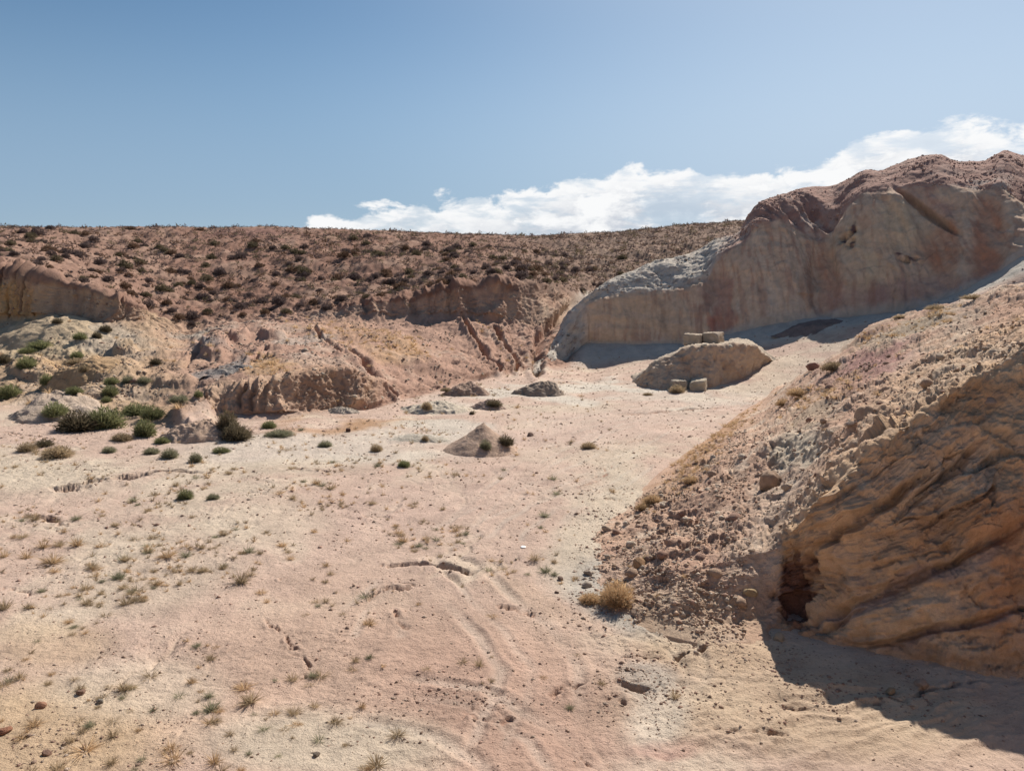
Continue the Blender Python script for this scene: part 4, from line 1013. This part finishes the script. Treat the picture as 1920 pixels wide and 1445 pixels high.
# pebbles and crumbs over the floor
n = 17000
fw = (GR > 1) * (GR < 4.6) * inb(GU, GV) * (1 + 2.5 * blob(GU, GV, 60, 1380, 260, 110) + 5 * blob(GU, GV, 1180, 1120, 110, 90) + 4 * blob(GU, GV, 1400, 1280, 320, 80) + 2 * blob(GU, GV, 930, 1350, 250, 90) + 2 * blob(GU, GV, 1130, 1000, 60, 110)) * (.25 + sst(fbm(GP, 2.2, 3, .6, 270), -.1, .5)) / (6 + GP[..., 1]) ** 1.5
p2, _ = samp(GP, fw, n, RNG)
join_stuff('floor_gravel', octV, octF, p2, np.clip(RNG.lognormal(math.log(.034), .5, n), .015, .12) * (.6 + p2[:, 1] / 32), rc_cols(n, [(.36, .25, .19), (.30, .21, .16), (.42, .33, .26), (.40, .26, .2)]), [M_rock], label='pebbles and earth crumbs strewn over the quarry floor')
# rubble on terraces, pale ridge and cliff crest
n = 7000
tw_ = (GR > 4.8) * (GR < 8.9) * inb(GU, GV) * (GU < 1085) * (.2 + sst(fbm(GP, 5, 3, .6, 271), 0, .5))
p3, _ = samp(GP, tw_, n, RNG)
join_stuff('terrace_rubble', octV, octF, p3, np.clip(RNG.lognormal(math.log(.13), .45, n), .06, .5), rc_cols(n, [(.38, .27, .2), (.30, .2, .15), (.45, .37, .29)]), [M_rock], label='stones and crumbs lying on the left terraces')
n = 3000
cw_ = ((CRv > 2.98) * (CRv < 5) + (CUv < 1095) * (CRv > 1)) * (CUv < 1960)
p4, ix = samp(CPv, np.clip(cw_, 0, 1) * (.2 + sst(fbm(CPv, 4, 3, .6, 272), -.1, .5)), n, RNG)
pal = (CUv.ravel()[ix] < 1345)
cc_ = rc_cols(n, [(.38, .25, .2), (.45, .31, .25), (.32, .21, .17)]); cc_[pal] = rc_cols(int(pal.sum()), [(.50, .46, .4), (.38, .34, .29), (.3, .25, .21)])
join_stuff('cliff_top_rubble', protoV, protoF, p4, np.clip(RNG.lognormal(math.log(.15), .45, n), .06, .5), cc_, [M_rock], label='rubble on the crest of the big cliff and its pale ridge')

# ------------------------------------------------------------------ stone blocks
def block(label, u0, u1, vtop, vbot, rz, rx=0.0, ry=0.0, depth=1.0, seed=0, col=(.42, .34, .26), chip=None, Yfix=None):
    hh = hit((u0 + u1) / 2, vbot)
    Yd = Yfix or hh[0].y
    p = at((u0 + u1) / 2, vbot, Yd)
    k = float(Yd) / F
    W_, Hh = (u1 - u0) * k, (vbot - vtop) * k
    n = 13
    lin = np.linspace(-1, 1, n)
    V = []; Fc = []
    for ax in range(3):
        for sgn in (-1, 1):
            a, b = np.meshgrid(lin, lin, indexing='ij')
            q = np.zeros((n, n, 3)); q[..., ax] = sgn; q[..., (ax + 1) % 3] = a; q[..., (ax + 2) % 3] = b
            f = grid_faces(n, n) + len(V) * n * n
            Fc.append(f if sgn > 0 else f[:, ::-1]); V.append(q.reshape(-1, 3))
    V = np.concatenate(V); Fc = np.concatenate(Fc)
    L = np.array([W_ / 2, depth / 2, Hh / 2])
    rr_ = .07                                                       # worn edges
    core = np.sign(V) * np.minimum(np.abs(V * L), L - rr_)
    dv = V * L - core; ln = np.linalg.norm(dv, axis=1, keepdims=True) + 1e-9
    V = core + dv / ln * np.minimum(ln, rr_)
    V = V * (1 + .07 * fbm(V, .6, 3, .6, seed))[:, None] + .05 * np.stack([fbm(V, .25, 2, .5, seed + i) for i in range(1, 4)], -1)
    if chip:
        nn = np.array(chip[:3]); nn = nn / np.linalg.norm(nn); s = (V / L) @ nn - chip[3]
        V = V - np.where(s > 0, s, 0)[:, None] * nn * L * .8
    m = raw_mesh('stone_block', V, Fc, [M_rock], False, np.zeros(V.shape) + np.array(col) * (1 + .2 * fbm(V, .4, 3, .6, seed + 9))[:, None])
    o = link('stone_block', m); o.location = (p[0], p[1] + depth / 2, p[2] + Hh / 2); o.rotation_euler = (rx, ry, rz)
    return tag(o, label, 'stone block')
block('left of two rough squared blocks on top of the mound', 1288, 1319, 627, 650, -.50, ry=.03, depth=1.35, Yfix=64.0, seed=801)
block('right and taller block on top of the mound with a broken hollow corner', 1325, 1357, 624, 650, -.56, ry=-.05, depth=1.5, Yfix=64.0, seed=811, chip=(1, -.6, .8, 1.25))
block('squat block half hidden by scrub at the foot of the mound', 1261, 1287, 714, 733, .1, depth=1.0, seed=821, col=(.36, .31, .25), Yfix=58.6)
block('tilted wedge shaped block with sunlit top at the foot of the mound', 1299, 1329, 713, 733, -.35, rx=.08, ry=-.10, depth=1.5, seed=831, col=(.45, .38, .29), Yfix=58.4, chip=(-1, -.2, .9, 1.15))
# dark brick and a scrap of white litter
hb = hit(653, 809)[0]; kb = (hb - O).length / F
def small_box(name, label, cat, loc, dims, rz, col, rough_=.9):
    V = np.array([[x, y, z] for x in (-.5, .5) for y in (-.5, .5) for z in (0, 1)], float)
    import bmesh
    bm = bmesh.new(); bmesh.ops.create_cube(bm, size=1.0)
    bmesh.ops.scale(bm, vec=dims, verts=bm.verts); bmesh.ops.bevel(bm, geom=bm.edges[:], offset=min(dims) * .12, segments=2, affect='EDGES')
    m = bpy.data.meshes.new(name); bm.to_mesh(m); bm.free()
    mat = earth_mat(name + '_surface', bump=.2, grain=.4, tint_attr=False, base=col, scale=4); m.materials.append(mat)
    o = link(name, m); o.location = loc; o.rotation_euler = (0, .05, rz); return tag(o, label, cat)
small_box('brick', 'single dark brown brick on the rust coloured patch of floor', 'brick', hb + Vector((0, 0, 3 * kb)), (8.5 * kb, 6 * kb, 5.5 * kb), .15, (.11, .065, .05))
hb = hit(981, 1026)[0]; kb = (hb - O).length / F
V_, F_ = ico(1)
Vp = V_ * np.array([5.5, 7.0, .9]) * kb * (1 + .25 * fbm(V_, .7, 2, .5, 77))[:, None]
ml = bpy.data.materials.new('white_plastic'); ml.use_nodes = True; ml.node_tree.nodes['Principled BSDF'].inputs['Base Color'].default_value = (.78, .77, .74, 1); ml.node_tree.nodes['Principled BSDF'].inputs['Roughness'].default_value = .5
o = link('litter_scrap', raw_mesh('litter_scrap', Vp, F_, [ml], False)); o.location = hb + Vector((0, 0, .02)); tag(o, 'small flat white scrap of litter on the pink floor', 'litter')

# ------------------------------------------------------------------ plants
def blades(n, seed, spread, hgt, wid, curve=.25, base_r=.12, up=.35, segs=2, jit=.15, dome=True):
    """thin tapered stems fanning out of one foot; unit size about one metre across"""
    r = np.random.RandomState(seed)
    az = r.uniform(0, 2 * math.pi, n)
    el = np.arcsin(r.uniform(up * .2, 1, n) ** .8) if dome else r.uniform(.7, 1.5, n)
    L = r.uniform(.55, 1.0, n)
    dirv = np.stack([np.cos(az) * np.cos(el) * spread, np.sin(az) * np.cos(el) * spread, np.sin(el) * hgt], -1)
    b = np.stack([np.cos(az), np.sin(az), 0 * az], -1) * (r.uniform(0, 1, n) * base_r)[:, None] + r.normal(size=(n, 3)) * [.02, .02, 0]
    tip = b + dirv * L[:, None] + r.normal(size=(n, 3)) * jit * .3
    tip[:, 2] = np.maximum(tip[:, 2], .03)
    side = np.cross(dirv, r.normal(size=(n, 3))); side /= np.linalg.norm(side, axis=1, keepdims=True) + 1e-9
    mid = (b + tip) / 2 + np.array([0, 0, 1]) * (curve * .3) * L[:, None]
    s = side * wid
    V = np.stack([b - s * .5, b + s * .5, mid + s * .5, mid - s * .5, tip], 1).reshape(-1, 3)
    i = np.arange(n)[:, None] * 5
    Fq = np.concatenate([i + np.array([0, 1, 2]), i + np.array([0, 2, 3]), i + np.array([3, 2, 4])], 0)
    return V, Fq
def flakes(n, seed, rx, ry, rz, size, shell=.6, lump=.3):
    r = np.random.RandomState(seed)
    dv = r.normal(size=(n, 3)); dv[:, 2] = np.abs(dv[:, 2]); dv /= np.linalg.norm(dv, axis=1, keepdims=True)
    rad = (1 - r.uniform(0, 1, n) ** 2 * (1 - shell)) * (1 + lump * fbm(dv, .6, 2, .5, seed))
    p = dv * rad[:, None] * np.array([rx, ry, rz]); p[:, 2] = np.maximum(p[:, 2], 0.01)
    a = r.normal(size=(n, 3)); a /= np.linalg.norm(a, axis=1, keepdims=True)
    a = a + dv * .8
    b = np.cross(a, r.normal(size=(n, 3))); b /= np.linalg.norm(b, axis=1, keepdims=True)
    sz = size * r.uniform(.6, 1.3, n)[:, None]
    V = np.stack([p - b * sz * .35, p + b * sz * .35, p + a * sz], 1).reshape(-1, 3)
    return V, np.arange(n * 3).reshape(n, 3)
def cat_(*vf):
    Vs, Fs = [], []; off = 0
    for V, Fc in vf: Vs.append(V); Fs.append(Fc + off); off += len(V)
    return np.concatenate(Vs), np.concatenate(Fs)
# cushion scrub of the hillside (unit width 1)
cush = []
for i, mt in enumerate([M_purple, M_purple, M_purple, M_brown, M_brown, M_olive, M_purple, M_olive]):
    cv_ = cat_(flakes(520, 900 + i, .46, .44, .36, .085, .65), blades(150, 920 + i, .42, .36, .022))
    cush.append(raw_mesh('scrub_bush', *cv_, [mt], False))
hw = (GR > 9.02) * (GR < 11.15) * (GU > -120) * (GU < 1450)
dens = .45 + sst(fbm(GP, 11, 2, .5, 281), -.25, .35) + .25 * sst(GU, 400, 700) + 1.3 * sst(GU, 850, 1100)
dens *= np.where(GU < 200, .75, 1.0) * (1 - .75 * blob(GU, GV, 480, 438, 50, 9))
NH = 8000
p0, _ = samp(GP, hw * dens, 24000, RNG)
cell = {}; keep_ = []
for q_ in range(len(p0)):                                          # keep the bushes apart from each other
    x_, y_ = p0[q_, 0], p0[q_, 1]; cx_, cy_ = int(x_ // 1.6), int(y_ // 1.6); okk = True
    for a_ in (-1, 0, 1):
        for b_ in (-1, 0, 1):
            for r_ in cell.get((cx_ + a_, cy_ + b_), ()):
                if (p0[r_, 0] - x_) ** 2 + (p0[r_, 1] - y_) ** 2 < .30: okk = False
    if okk: cell.setdefault((cx_, cy_), []).append(q_); keep_.append(q_)
ph = p0[keep_[:NH]]; NH = len(ph)
pcl, _ = samp(GP, hw, 6000, RNG)
join_stuff('hillside_clods_rubble', octV, octF, pcl, np.clip(RNG.lognormal(math.log(.2), .45, 6000), .1, .6), rc_cols(6000, [(.26, .165, .12), (.34, .22, .165), (.2, .13, .1)]), [M_rock], label='clods and small stones between the hillside bushes')
uh, vh = px_of(ph)
sz = np.clip(RNG.lognormal(math.log(.64), .42, NH), .28, 1.9) * np.where(ph[:, 1] > 125, .85, 1.0) * np.where(ph[:, 1] > 140, .85, 1.0)
app = sz / ph[:, 1] * ((uh > 0) & (uh < 1420))
order = np.argsort(-app)
for j in order[:280]:
    kx = RNG.integers(0, 8) if uh[j] < 1000 else RNG.choice([0, 1, 2, 5, 7, 3])
    o = bpy.data.objects.new('scrub_bush', cush[int(kx)]); COL.objects.link(o)
    s = float(sz[j]); o.location = (ph[j, 0], ph[j, 1], ph[j, 2] - .04); o.scale = (s * 1.05, s * 1.05, s * RNG.uniform(1.0, 1.45)); o.rotation_euler = (0, 0, RNG.uniform(0, 6.28))
    kd = ('grey purple', 'grey purple', 'grey purple', 'reddish brown', 'reddish brown', 'olive', 'grey purple', 'olive')[int(kx)]
    zone = ('at the far left' if uh[j] < 350 else 'in the middle' if uh[j] < 800 else 'above the gully' if uh[j] < 1090 else 'behind the pale ridge')
    hgt_ = 'above the cut banks' if ph[j, 1] < 92 else 'half way up' if ph[j, 1] < 112 else 'near the skyline'
    szn = 'large' if s > 1.25 else 'medium' if s > .85 else 'small'
    tag(o, f'{szn} {kd} hillside bush {zone}, {hgt_}', 'bush', f'{szn} {kd} bushes {zone}, {hgt_}')
rest = order[280:]
for mt, frac, nm in ((M_purple, (0, .5), 'grey purple'), (M_brown, (.5, .78), 'brown'), (M_olive, (.78, 1.01), 'olive')):
    a, b = int(len(rest) * frac[0]), int(len(rest) * min(frac[1], 1))
    pick = RNG.permutation(rest) if frac[0] == 0 else pick
    sel = pick[a:b]
    pv = [cat_(flakes(28, 940 + i, .46, .44, .48, .19, .55), flakes(6, 960 + i, .3, .3, .3, .26, .3)) for i in range(6)]
    join_stuff('hillside_scrub_vegetation', [x[0] for x in pv], [x[1] for x in pv], ph[sel] - [0, 0, .04], sz[sel] * 1.05, None, [mt], False, 'smaller ' + nm + ' scrub bushes scattered over the hillside and ridge', tilt=0)

# green broom-like bushes on the left terraces and floor
def bush_set(seed, n=900, hgt=.55, wid=.014, spread=.5):
    return cat_(blades(n, seed, spread, hgt, wid, .2, .22, .3), flakes(int(n * .7), seed + 1, spread * .88, spread * .88, hgt * .85, .06, .45, .25))
gm = {}
for kind, mt in (('green', M_green), ('sage', M_sage), ('straw', M_straw), ('khaki', M_khaki), ('olive', M_olive)):
    gm[kind] = [raw_mesh('foliage', *bush_set(1000 + 7 * i + len(kind)), [mt], False) for i in range(3)]
stem_m = [raw_mesh('stem', *blades(26, 1100 + i, .34, .34, .03, .1, .08), [M_twig], False) for i in range(3)]
tuft = {}
for kind, mt in (('straw', M_straw), ('khaki', M_khaki), ('sage', M_sage)):
    tuft[kind] = [raw_mesh('grass_tuft', *blades(n_, 1200 + 5 * i + len(kind), .55, .62, .017, .15, .10, .25, jit=.35), [mt], False) for i, n_ in enumerate((90, 140, 60, 110))]
def place_bush(u, v, wpx, hpx, kind, label, group=None):
    hh = hit(u, v)
    if not hh: return
    loc = hh[0]; k = (loc - O).length / F
    i = random.randrange(3)
    e = bpy.data.objects.new('broom_bush', None); COL.objects.link(e); e.empty_display_size = .2
    R = wpx * k * .5
    e.location = loc + Vector((0, R * .3, -.03)); e.scale = (wpx * k, wpx * k * random.uniform(.75, 1), hpx * k / .55); e.rotation_euler = (0, 0, random.uniform(-.6, .6))
    tag(e, label, 'bush', group)
    for nm, ms in (('foliage', gm[kind][i]), ('stem', stem_m[i])):
        c_ = bpy.data.objects.new(nm, ms); COL.objects.link(c_); c_.parent = e
def place_tuft(u, v, wpx, kind, label, group=None, hs=1.0, name='grass_tuft', cat='grass tuft'):
    hh = hit(u, v)
    if not hh: return
    loc = hh[0]; s = wpx * (loc - O).length / F
    o = bpy.data.objects.new(name, random.choice(tuft[kind])); COL.objects.link(o)
    o.location = loc + Vector((0, 0, -.01)); o.scale = (s, s, s * hs); o.rotation_euler = (0, 0, random.uniform(0, 6.28))
    tag(o, label, cat, group)
G = [
 (140, 808, 74, 36, 'olive', 'dull green left half of the big bush clump at the edge of the terrace'), (193, 804, 66, 40, 'green', 'largest dark green bush at the edge of the terrace'),
 (252, 778, 56, 22, 'green', 'flat green bush behind the round one near the terrace edge'), (283, 786, 42, 26, 'green', 'green bush just above the rounded dark one'),
 (268, 818, 48, 32, 'green', 'rounded dark green bush right of the largest clump'), (101, 781, 42, 26, 'green', 'green bush on the grey rubble heap'),
 (72, 655, 44, 16, 'green', 'flat bright green bush on the yellow slope'), (50, 661, 30, 10, 'green', 'low spread of green left of the flat bright bush'), (47, 691, 34, 22, 'green', 'round dark green bush below the flat bright one'),
 (86, 721, 26, 20, 'green', 'small dark bush on the orange hump'), (14, 747, 38, 26, 'green', 'green bush at the left margin of the terrace'), (3, 680, 26, 16, 'olive', 'olive bush cut by the left margin'),
 (143, 672, 22, 14, 'green', 'little green bush high on the yellow slope'), (148, 636, 24, 13, 'green', 'green bush under the end of the left cliff'), (180, 634, 20, 13, 'olive', 'olive bush next to the green one under the left cliff'),
 (106, 606, 18, 10, 'olive', 'tiny bush at the foot of the pale cliff face'), (196, 622, 22, 13, 'olive', 'olive bush in the corner of the left cliff'), (204, 742, 30, 20, 'green', 'grey green bush in the middle of the left terrace'),
 (199, 755, 20, 12, 'green', 'smaller bush touching the mid terrace bush'), (137, 738, 30, 14, 'green', 'low green bush left of mid terrace'), (140, 683, 34, 12, 'khaki', 'dry greenish clump on the orange slope'), (157, 697, 20, 14, 'khaki', 'khaki clump below the dry greenish one'),
 (208, 720, 26, 14, 'green', 'first of three small bushes in a row on the terrace'), (238, 718, 26, 14, 'sage', 'second of three small bushes in a row on the terrace'), (268, 719, 26, 14, 'sage', 'third and palest of three small bushes in a row'),
 (290, 683, 22, 12, 'olive', 'small bush beside the gully on the terrace'), (333, 755, 36, 16, 'sage', 'flat sage bush above the pink rubble heap'), (371, 744, 16, 14, 'green', 'upright green bush at the left end of the fluted cliff'),
 (440, 826, 66, 34, 'olive', 'wide olive bush at the foot of the fluted low cliff'), (425, 808, 40, 40, 'olive', 'tall olive bush behind the wide one below the fluted cliff'), (503, 803, 28, 16, 'green', 'green bush on the sand by the fluted cliff'),
 (521, 818, 54, 13, 'sage', 'long low sage clump right of the wide olive bush'), (225, 826, 46, 14, 'khaki', 'khaki clump below the rounded dark bush'), (302, 831, 28, 13, 'green', 'small green bush on the sand right of the terrace edge'),
 (608, 838, 28, 14, 'sage', 'lone sage bush on the floor below the rust patch'), (413, 849, 34, 12, 'green', 'flat green bush on the pale floor'), (365, 866, 28, 19, 'sage', 'grey bush with a rounded top on the pale floor'),
 (316, 859, 30, 20, 'sage', 'grey bush left of the rounded grey one on the floor'), (282, 851, 28, 13, 'sage', 'thin grey bush at the left of the grey trio'), (202, 848, 26, 12, 'sage', 'low sage clump on the pale sand'),
 (80, 838, 32, 14, 'olive', 'olive clump at the left on the sand'), (103, 858, 52, 22, 'khaki', 'wide khaki clump at the left on the sand'), (48, 846, 30, 16, 'khaki', 'khaki clump near the left margin on the sand'),
 (757, 875, 28, 14, 'green', 'lone dark green plant in front of the cone heap'), (346, 936, 30, 20, 'green', 'dark green plant on the pink floor'), (398, 936, 24, 12, 'sage', 'grey green plant right of the dark green one on the floor'),
 (926, 762, 34, 15, 'olive', 'olive bush on the small brown hump'), (910, 843, 24, 22, 'sage', 'grey bush leaning on the front of the cone heap'), (948, 835, 34, 22, 'olive', 'yellowish green bush at the right foot of the cone heap'),
 (836, 733, 24, 8, 'khaki', 'scrub at the left side of the brown heap'), (800, 768, 22, 18, 'khaki', 'dry bush on the pale rubble hump'), (1271, 736, 32, 16, 'khaki', 'khaki scrub in front of the squat block'),
 (1215, 741, 20, 6, 'khaki', 'low scrub in the shade edge of the mound'), (1564, 694, 44, 18, 'khaki', 'pale khaki bush behind the debris crest'), (797, 826, 16, 12, 'khaki', 'bush on the flat grey gravel'),
 (885, 777, 12, 8, 'olive', 'tiny bush right of the pale rubble hump'), (1158, 1136, 66, 52, 'straw', 'big orange dry bush at the toe of the debris slope'), (1108, 1130, 44, 20, 'straw', 'flat straw bush left of the big orange one'),
 (1140, 1100 + 32, 30, 24, 'khaki', 'khaki twigs in front of the big orange dry bush'), (705, 846, 24, 16, 'khaki', 'dry bush on the white floor left of the cone'), (1104, 841, 32, 14, 'khaki', 'dry bush in the tracks right of the cone'),
 (1500, 742, 44, 16, 'straw', 'straw bush on the lower debris crest'), (1300, 905, 40, 14, 'straw', 'orange grass patch at the left edge of the debris'), (1225, 945, 40, 20, 'straw', 'orange grass patch above the lone debris boulders'), (1470, 750 + 10, 30, 14, 'straw', 'straw patch below the crest grass'),
 (1205, 955, 26, 14, 'straw', 'smaller orange patch beside the debris edge'), (1760, 580, 40, 10, 'khaki', 'khaki grass along the spur skyline'), (1830, 560, 40, 9, 'khaki', 'khaki grass further right along the spur skyline'), (1690, 596, 26, 7, 'khaki', 'khaki grass at the left of the spur skyline'),
 (1215, 1140 - 90, 22, 12, 'khaki', 'twiggy plant on the debris near the orange boulder')]
for g in G: place_bush(*g[:5], g[5])
T = [
 (452, 1092, 46, 'khaki', 'largest dry tuft standing alone on the pink floor', .9), (470, 1078, 26, 'khaki', 'tuft behind the largest dry tuft', .8), (98, 1056, 52, 'straw', 'biggest orange tuft in the left grass group', .6), (146, 1022, 34, 'straw', 'bushy orange tuft above the biggest one', .9),
 (50, 1046, 32, 'straw', 'orange tuft left of the biggest one', .9), (8, 1044, 26, 'straw', 'orange tuft at the left margin', 1.0), (82, 1026, 34, 'straw', 'thin orange tuft behind the left group', .9), (192, 1024, 28, 'straw', 'orange tuft right of the bushy one', .8),
 (278, 1034, 30, 'straw', 'left of two orange tufts in the middle left', .8), (314, 1044, 42, 'straw', 'right of two orange tufts in the middle left', .7), (418, 1066, 26, 'khaki', 'thin khaki tuft left of the largest dry tuft', .8), (102, 1072, 30, 'straw', 'flat straw tuft below the left group', .6),
 (235, 1132, 36, 'khaki', 'tuft in the middle of the left floor', .8), (245, 1115, 30, 'khaki', 'leaning tuft behind the one in the middle of the left floor', .7), (162, 1132, 30, 'khaki', 'tuft left of the pair on the left floor', .7), (52, 1140, 24, 'khaki', 'small dark tuft on the left floor', .7), (180, 1068, 32, 'straw', 'straw tuft between the groups', .7),
 (402, 1430, 40, 'straw', 'reddish tuft at the bottom edge', .9), (325, 1425, 56, 'straw', 'wide straw tuft at the bottom edge', .7), (160, 1408, 66, 'straw', 'broad straw tuft at the lower left', .6), (65, 1360, 36, 'straw', 'straw tuft above the rust stones', .7), (265, 1425, 24, 'sage', 'grey tuft between the straw ones at the bottom', .7), (320, 1405, 40, 'straw', 'upper straw tuft behind the wide one', .6),
 (898, 1248, 30, 'khaki', 'spiky tuft in the middle of the red ground', 1.0), (1128, 1283, 26, 'khaki', 'star shaped tuft right of the red ground', .8), (1068, 1328, 24, 'sage', 'small green tuft below the star shaped one', .8), (1266, 1308, 28, 'khaki', 'twiggy tuft near the hollows in the floor', 1.2), (660, 1256, 24, 'khaki', 'leaning thin tuft left of the red ground', .9),
 (620, 1077, 24, 'khaki', 'dark tuft left of the long crack', .7), (580, 1285, 24, 'khaki', 'dark tuft at the end of the crumbling rill', .6), (495, 1368, 32, 'sage', 'grey tuft on the pale lower ground', .5), (1020, 968, 32, 'sage', 'branching plant near the debris edge', .7), (1014, 990, 16, 'sage', 'small plant below the branching one', .8),
 (525, 925, 30, 'straw', 'reddish tuft on the middle floor', .6), (775, 880 + 70, 28, 'khaki', 'tuft on the floor beyond the long crack', .7), (698, 945, 24, 'khaki', 'left companion of the tuft beyond the long crack', .7), (830, 955, 18, 'khaki', 'small tuft to the right beyond the long crack', .7), (530, 1024, 28, 'straw', 'first of three stacked tufts on the middle floor', .7), (545, 1048, 26, 'straw', 'lowest of three stacked tufts on the middle floor', .6), (540, 1036, 24, 'khaki', 'middle of three stacked tufts on the middle floor', .6),
 (490, 1112, 30, 'straw', 'flat tuft right of the largest dry tuft', .5), (1130, 1000, 24, 'khaki', 'dry twigs at the debris edge', .6)]
for t_ in T: place_tuft(*t_[:5], hs=t_[5])
# many small tufts over the floor
hp = (GR > 1) * (GR < 4.4) * (GU > -40) * (GU < 1150) * (1 - .7 * blob(GU, GV, 900, 1280, 300, 120)) * (.05 + sst(fbm(GP, 4, 3, .6, 290), -.15, .4)) * (1 + 1.8 * blob(GU, GV, 150, 1060, 280, 90) + 2 * blob(GU, GV, 620, 960, 320, 90)) / (6 + GP[..., 1]) ** .6
hp = hp * (1 - .6 * sst(GU, 800, 1100))
pt, _ = samp(GP, hp, 1150, RNG)
wt = np.clip(RNG.lognormal(math.log(.26), .4, len(pt)), .10, .6)
od = np.argsort(-(wt / pt[:, 1]))
for j in od[:250]:
    kind = RNG.choice(['straw', 'khaki', 'khaki', 'sage']) if pt[j, 1] < 45 else RNG.choice(['khaki', 'sage'])
    o = bpy.data.objects.new('grass_tuft', tuft[kind][int(RNG.integers(0, 4))]); COL.objects.link(o)
    s = float(wt[j]); o.location = (pt[j, 0], pt[j, 1], pt[j, 2] - .01); o.scale = (s, s, s * RNG.uniform(.5, .9)); o.rotation_euler = (0, 0, RNG.uniform(0, 6.28))
    uu_, vv_ = px_of(np.array(pt[j])); dist_ = 'near' if vv_ > 1150 else 'middle' if vv_ > 940 else 'far'
    side_ = 'left' if uu_ < 350 else 'centre' if uu_ < 750 else 'right of centre'
    kn = {'straw': 'straw yellow', 'khaki': 'khaki', 'sage': 'grey green'}[str(kind)]; wd_ = 'wide' if s > .4 else 'middling' if s > .27 else 'tiny'
    tag(o, f'{wd_} {kn} tuft on the {dist_} part of the quarry floor, {side_}', 'grass tuft', f'{wd_} {kn} tufts, {dist_} floor, {side_}')
for mt, ki, nm in ((M_khaki, 0, 'khaki'), (M_straw, 1, 'straw')):
    sel = od[250:][ki::2]
    pv = [blades(26, 1300 + 9 * i + ki, .55, .6, .035, .15, .10, .25, jit=.35) for i in range(5)]
    join_stuff('sparse_dry_grass', [x[0] for x in pv], [x[1] for x in pv], pt[sel], wt[sel], None, [mt], False, 'sparse ' + nm + ' grass blades growing on the quarry floor', tilt=0)
# dry grass on terraces, debris and orange patches
ow = (GR > 4.8) * (GR < 8.95) * (GU < 1000) * inb(GU, GV) * (.06 + blob(GU, GV, 700, 640, 130, 22, .2) * 3 + blob(GU, GV, 500, 690, 50, 20) * 5 + blob(GU, GV, 750, 665, 60, 14, .2) * 3 + .3 * sst(fbm(GP, 6, 2, .5, 291), 0, .5))
p5, _ = samp(GP, ow, 330, RNG)
pv = [blades(22, 1400 + 9 * i, .55, .5, .05, .15, .12, .25, jit=.35) for i in range(5)]
join_stuff('terrace_dry_grass', [x[0] for x in pv], [x[1] for x in pv], p5, np.clip(RNG.lognormal(math.log(.5), .4, len(p5)), .2, 1.1), None, [M_straw], False, 'straw coloured grass on the bare left slopes', tilt=0)
gw = (SRv > 1.1) * (SRv < 4.9) * (1 - sst(SUv, 1440, 1470) * (SRv < 3.2)) * inb(SUv, SVv) * (.05 + 2.5 * blob(SUv, SVv, 1350, 810, 110, 18, -.75) + 2 * blob(SUv, SVv, 1265, 910, 90, 18, -.7) + 2 * blob(SUv, SVv, 1700, 610, 110, 14, -.25) + 1.5 * blob(SUv, SVv, 1540, 740, 80, 16, -.4))
p6, _ = samp(SPv, gw, 420, RNG)
join_stuff('slope_dry_grass', [x[0] for x in pv], [x[1] for x in pv], p6, np.clip(RNG.lognormal(math.log(.28), .4, len(p6)), .15, .6), None, [M_straw], False, 'straw coloured grass on the near debris slope', tilt=0)
